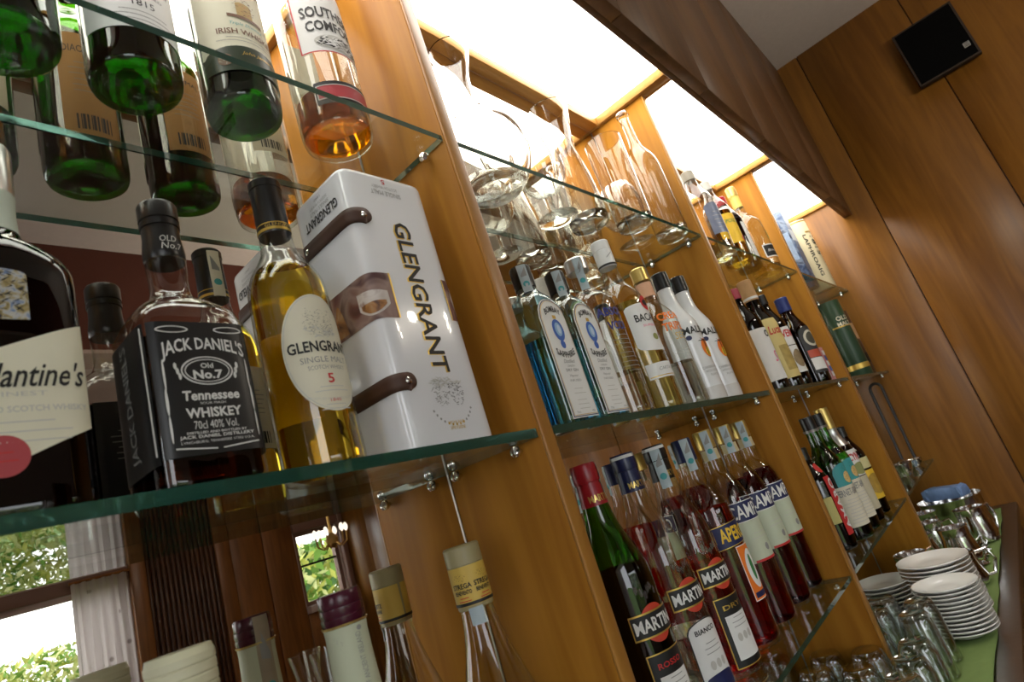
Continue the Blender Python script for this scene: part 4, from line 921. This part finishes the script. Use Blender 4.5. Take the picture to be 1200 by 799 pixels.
l = b.lab('label', cols_rect(-.045, .045, .12, .19), WHITE); b.txt(l, [('CYNAR', .006, .17, .06, .02, dict(bold=.03))], REDP); b.shape(l, 'olive_oval', cols_ell(0, .138, .024, .016), pm('olive_oval', (.3, .32, .12), .5)); b.lab('lower_label', cols_rect(-.045, .045, .03, .118), pm('ivory_low', (.55, .5, .36), .6)); b.lab('neck_foil', cols_rect(-.052, .052, .205, .255), CAPSILV, .0008)
b = simple('amaro_bottle', 'brown bottle with yellow labels at the right of the low shelf', 1.405, -.100, ZB, .25, .037, G_BROWN, L_BLACK, .16, CAPBLACK, g3)
l = b.lab('label', cols_rect(-.045, .045, .04, .12), YELLOW); b.shape(l, 'brown_scene', cols_ell(0, .08, .028, .028), pm('amber_scene', (.45, .28, .05), .5, var=.4)); b.lab('upper_label', cols_rect(-.04, .04, .125, .155), pm('butter2', (.65, .6, .3), .6))

# ------------------------------------------------------------------ end bay
g4 = 'gift tubes in the end bay'
def giftbox(name, label, x, y, z, a, b_, n, h, mat, bands, txt=None, txtmat=None):
    t = thing(name, (x, y, z), label, 'gift box', g4, -.7 if n == 2 else 0); L = [(0, a-.001, b_-.001, n), (.002, a, b_, n), (h-.002, a, b_, n), (h, a-.001, b_-.001, n)]
    o = mkobj('tube_body', *loft(L, 40), mat, t, ang=40); s = Surf(L)
    for (u0, u1, v0, v1, m) in bands: mkobj('printed_band', *patch(s, cols_rect(u0, u1, v0, v1), .0006), m, o, ang=60)
    if txt: mkobj('lettering', *join(*[text_patch(s, *i[:5], .001, **(i[5] if len(i) > 5 else {})) for i in txt]), txtmat, o, smooth=False)
    return t
giftbox('gift_box', 'blue and silver gift box at the edge of the end bay', 2.015, -.074, ZT, .042, .042, 8, .335, blotch('box_blue', [(.015, .025, .06), (.05, .09, .2), (.2, .27, .38), (.02, .03, .07)], 18), [(-.038, .038, .20, .25, pm('snow', (.6, .66, .72), .4, var=.3)), (-.038, .038, .07, .17, pm('rock', (.12, .14, .2), .5, var=.6)), (-.12, -.045, .12, .24, pm('sky_blue', (.3, .42, .6), .4, var=.5))])
giftbox('gift_tube', 'cream gift tube with black letters on the upper end shelf', 2.185, -.106, ZT, .043, .043, 2, .315, pm('tube_cream', (.68, .6, .38), .45), [(-.004, .03, .252, .258, GOLD), (-.06, .06, .305, .31, GOLD)], [('LAPHROAIG', -.014, .15, .19, .014, dict(rot=1, bold=.02)), ('1815', .018, .19, .09, .022, dict(rot=1, bold=.01))], BLACK)
giftbox('gift_tube', 'dark green gift tube with pale letters beside the upright', 2.085, -.102, ZM, .043, .043, 2, .312, pm('tube_green', (.025, .06, .03), .35), [(-.07, .07, .03, .05, GOLD), (-.05, .05, .20, .205, GOLD)], [('OLD', .0, .235, .05, .018, dict(bold=.02)), ('MALT', .0, .212, .055, .016, dict(bold=.02))], OFFW)
giftbox('gift_tube', 'brown black gift tube behind the green one', 2.225, -.090, ZM, .043, .043, 2, .275, pm('tube_brown', (.09, .045, .02), .4), [(-.05, .06, .15, .22, pm('tan_band', (.5, .3, .15), .5)), (-.05, .06, .05, .09, BLACK)])
# strainers and wire tongs on the lowest end shelf
t = thing('wire_tongs', (2.345, -.085, ZB), 'dark wire tongs leaning upright on the lowest end shelf', 'tongs')
pts = [(-.03, -.022, .006), (-.012, -.022, .17), (.005, -.022, .325)]+[(.006, -.022*math.cos(k*math.pi/8), .325+.022*math.sin(k*math.pi/8)) for k in range(1, 8)]+[(.005, .022, .325), (-.012, .022, .17), (-.03, .022, .006)]
mkobj('wire_loop', *tube(pts, .0058, 8), DKMETAL, t)
def strainer(label, x, y, r, h, rz):
    t = thing('cocktail_strainer', (x, y, ZB), label, 'strainer', 'bar strainers', rz)
    mkobj('bowl', *loft([(0, r*.35, r*.35, 2), (.001, r*.5, r*.5, 2), (h*.5, r*.86, r*.86, 2), (h, r, r, 2), (h+.002, r*1.08, r*1.08, 2), (h+.003, r*.98, r*.98, 2), (h*.5, r*.8, r*.8, 2), (.004, r*.4, r*.4, 2), (.0035, 0, 0, 2)], 28, True, False), CHROME, t)
    mkobj('handle', *tube([(r*.9, 0, h), (r*1.6, 0, h+.012), (r*2.3, 0, h+.01)], .004, 8), CHROME, t)
strainer('polished metal bar cup nearest the upright on the end shelf', 2.05, -.095, .036, .045, 2.0)
strainer('polished metal bar cup in the middle of the end shelf', 2.16, -.06, .036, .030, 1.2)
strainer('shallow metal bar cup near the end wall', 2.26, -.105, .032, .028, 2.6)

# ------------------------------------------------------------------ counter: cloth, glasses, saucers, cutlery
CLOTHM = pm('green_cloth', (.16, .24, .07), .9, var=.12)
V, F = [], []; nx, ny = 60, 12
for i in range(nx+1):
    for j in range(ny+1):
        x = .35+(2.30-.35)*i/nx; y = -.292+.272*j/ny+(.0012*math.sin(x*23)+.0008*math.sin(x*41) if j == 0 else 0)
        V.append((x, y, ZC+.0022+.0008*math.sin(x*31+y*40)+(.004*max(0, math.sin(x*9))**3 if j <= 1 else 0)))
for i in range(nx):
    for j in range(ny): F.append((i*(ny+1)+j, (i+1)*(ny+1)+j, (i+1)*(ny+1)+j+1, i*(ny+1)+j+1))
cl_ = tag(mkobj('table_cloth', V, F, CLOTHM), 'long green cloth spread on the steel counter', 'cloth')
so = cl_.modifiers.new('thick', 'SOLIDIFY'); so.thickness = .0015; so.offset = -1
ZK = ZC+.0058
TUMB = thin('tumbler_glass', (.92, .94, .93), (.22, .25, .24), refl=.10, pw=2.2, bumpy=.35)
def tumbler_mesh(r, h, ribs):
    lv = [(0, r, r, 2), (.002, r, r, 2), (h*.2, r*.98, r*.98, 2), (h*.75, r*.90, r*.90, 2), (h-.010, r*.82, r*.82, 2), (h-.003, r*.76, r*.76, 2), (h, r*.66, r*.66, 2), (h-.003, r*.4, r*.4, 2), (h-.004, 0, 0, 2)]
    inn = [(h-.014, 0, 0, 2), (h-.013, r*.66, r*.66, 2), (h*.75, r*.82, r*.82, 2), (.004, r*.94, r*.94, 2), (0, r, r, 2)]
    V, F = loft(lv, 24, False, False); V2, F2 = loft(inn, 24, False, False)
    return join((V, F), (V2, F2))
tm = {}
def tumbler(label, x, y, kind):
    r, h = {'s': (.036, .088), 't': (.034, .112)}[kind]
    t = thing('tumbler', (x, y, ZK), label, 'glass', 'upturned drinking glasses on the counter')
    if kind not in tm: tm[kind] = mkobj('glass_wall', *tumbler_mesh(r, h, 0), TUMB, t, ang=50)
    else:
        o = tm[kind].copy(); col.objects.link(o); o.parent = t
    return t
rown = ['back row by the mirror', 'second row', 'third row', 'front row']
place = ['first', 'second', 'third', 'fourth', 'fifth', 'sixth', 'seventh', 'eighth', 'ninth']
for j, y in enumerate((-.050, -.128, -.206)):
    n = (6, 7, 6)[j]
    for i in range(n):
        x = (1.00, .985, .93)[j]-i*.0765-(.012 if j == 0 and i > 2 else 0)
        k = 't' if (i < 2 and j < 3) else 's'
        tumbler('%s upturned glass counted from the saucers, %s' % (place[i], rown[j]), x, y, k)
# saucers
def saucer_mesh(D):
    R_ = D/2
    return loft([(0, R_*.5, R_*.5, 2), (.0006, R_*.56, R_*.56, 2), (.004, R_*.62, R_*.62, 2), (.011, R_*.93, R_*.93, 2), (.0145, R_, R_, 2), (.0165, R_*.995, R_*.995, 2), (.0150, R_*.94, R_*.94, 2), (.0085, R_*.66, R_*.66, 2), (.0062, R_*.58, R_*.58, 2), (.0066, R_*.3, R_*.3, 2), (.0066, 0, 0, 2)], 40, True, False)
ordn = ['lowest', 'second', 'third', 'fourth', 'fifth', 'sixth', 'seventh', 'eighth', 'ninth', 'tenth', 'eleventh', 'twelfth', 'thirteenth', 'fourteenth']
def stack(x, y, D, n, pitch, desc):
    first = None; rnd = random.Random(int(x*1000))
    for k in range(n):
        lb = ('topmost white saucer of the %s' if k == n-1 else ordn[k]+' white saucer from below in the %s') % desc
        loc = (x+rnd.uniform(-.0012, .0012), y+rnd.uniform(-.0012, .0012), ZK+k*pitch)
        if first is None:
            first = tag(mkobj('saucer', *saucer_mesh(D), PORC, None, ang=35, loc=loc), lb, 'saucer', 'white saucers stacked on the counter')
        else:
            o = first.copy(); col.objects.link(o); o.location = loc; o['label'] = lb
stack(1.052, -.243, .127, 12, .0082, 'near stack at the cloth edge')
stack(1.185, -.216, .152, 13, .0092, 'tall large stack behind')
stack(1.165, -.098, .130, 10, .0092, 'stack at the wood upright')

# steel pans, cutlery and blue packet further along
def pan(label, x, y, z, r, h):
    t = thing('steel_bowl', (x, y, z), label, 'bowl', 'steel bowls on the counter')
    mkobj('bowl', *loft([(0, r*.75, r*.75, 2), (.004, r*.86, r*.86, 2), (h*.6, r*.98, r*.98, 2), (h, r, r, 2), (h+.004, r*1.03, r*1.03, 2), (h+.004, r*.98, r*.98, 2), (h*.6, r*.95, r*.95, 2), (.006, r*.8, r*.8, 2), (.005, 0, 0, 2)], 40, True, False), CHROME, t, ang=40)
    return t
pan('wide steel bowl holding the blue packet near the end wall', 2.20, -.165, ZK, .105, .085)
bp = thing('blue_packet', (2.19, -.165, ZK+.089), 'blue paper packet lying across the steel bowl', 'packet', rz=1.15)
V, F = loft([(0, .066, .030, 6), (.004, .072, .034, 6), (.020, .074, .035, 6), (.036, .070, .033, 6), (.040, .062, .026, 5)], 40)
rnd = random.Random(4); V = [(x+rnd.uniform(-.003, .003), y+rnd.uniform(-.003, .003), z if z < .001 else z+rnd.uniform(-.003, .003)) for x, y, z in V]
pk = mkobj('wrapping', V, F, pm('blue_wrap', (.16, .26, .48), .55, var=.3), bp)
mkobj('white_band', *join(box((-.02, -.0395, .012), (.03, -.0380, .028))), WHITE, bp, smooth=False)
CUP = [('steel milk jug with curved handle at the cloth edge', 1.40, -.235), ('steel milk jug behind the large saucer stack', 1.43, -.125), ('steel milk jug near the green cloth edge, farther back', 1.60, -.22), ('steel sugar pot in the middle of the steel ware', 1.70, -.11), ('steel sugar pot left of the wide bowl', 1.80, -.13), ('small steel jug right of the sugar pots at the cloth edge', 1.84, -.25), ('small steel jug beside the wide bowl', 1.98, -.245), ('small steel pot by the mirror near the wide bowl', 1.98, -.10)]
for k, (lb, x, y) in enumerate(CUP):
    h = .078+.012*(k % 3); r = .043+.004*(k % 2)
    t = thing('steel_jug', (x, y, ZK), lb, 'jug', 'steel jugs and pots on the counter', rz=-1.2+.5*(k % 4))
    mkobj('jug_body', *loft([(0, r*.8, r*.8, 2), (.003, r*.95, r*.95, 2), (h*.3, r*1.08, r*1.08, 2), (h*.75, r*.86, r*.86, 2), (h, r*.9, r*.9, 2), (h+.002, r*.94, r*.94, 2), (h+.002, r*.86, r*.86, 2), (h*.7, r*.8, r*.8, 2), (.006, r*.8, r*.8, 2), (.005, 0, 0, 2)], 32, True, False), CHROME, t, ang=45)
    mkobj('handle', *tube([(r*.85, 0, h*.9), (r*1.5, 0, h*.95), (r*1.75, 0, h*.6), (r*1.45, 0, h*.2), (r*.98, 0, h*.15)], .0042, 8), CHROME, t)
rnd = random.Random(11)
spn = ['at the bottom', 'just above the lowest', 'third from below', 'in the middle', 'slanting forward', 'slanting back', 'near the top', 'on the very top']
for k in range(8):
    t = thing('steel_spoon', (1.62+.045*k, -.262+.010*(k % 3), ZK+.0015+.0002*k), 'steel spoon lying along the cloth edge, %s of the loose spoons' % place[k], 'spoon', 'loose spoons on the cloth', rz=rnd.uniform(-.35, .35))
    mkobj('spoon_bowl', *[[(x-.055, y, z*.6+.001) for x, y, z in loft([(0, .005, .004, 2), (.001, .012, .009, 2), (.005, .019, .0135, 2), (.0055, .018, .0125, 2), (.002, .006, .004, 2)], 18)[0]], loft([(0, .005, .004, 2), (.001, .012, .009, 2), (.005, .019, .0135, 2), (.0055, .018, .0125, 2), (.002, .006, .004, 2)], 18)[1]], CHROME, t)
    mkobj('handle', *tube([(-.038, 0, .0035), (-.01, 0, .008), (.04, 0, .006), (.07, 0, .003)], [.0018, .0016, .0022, .0030], 8), CHROME, t)
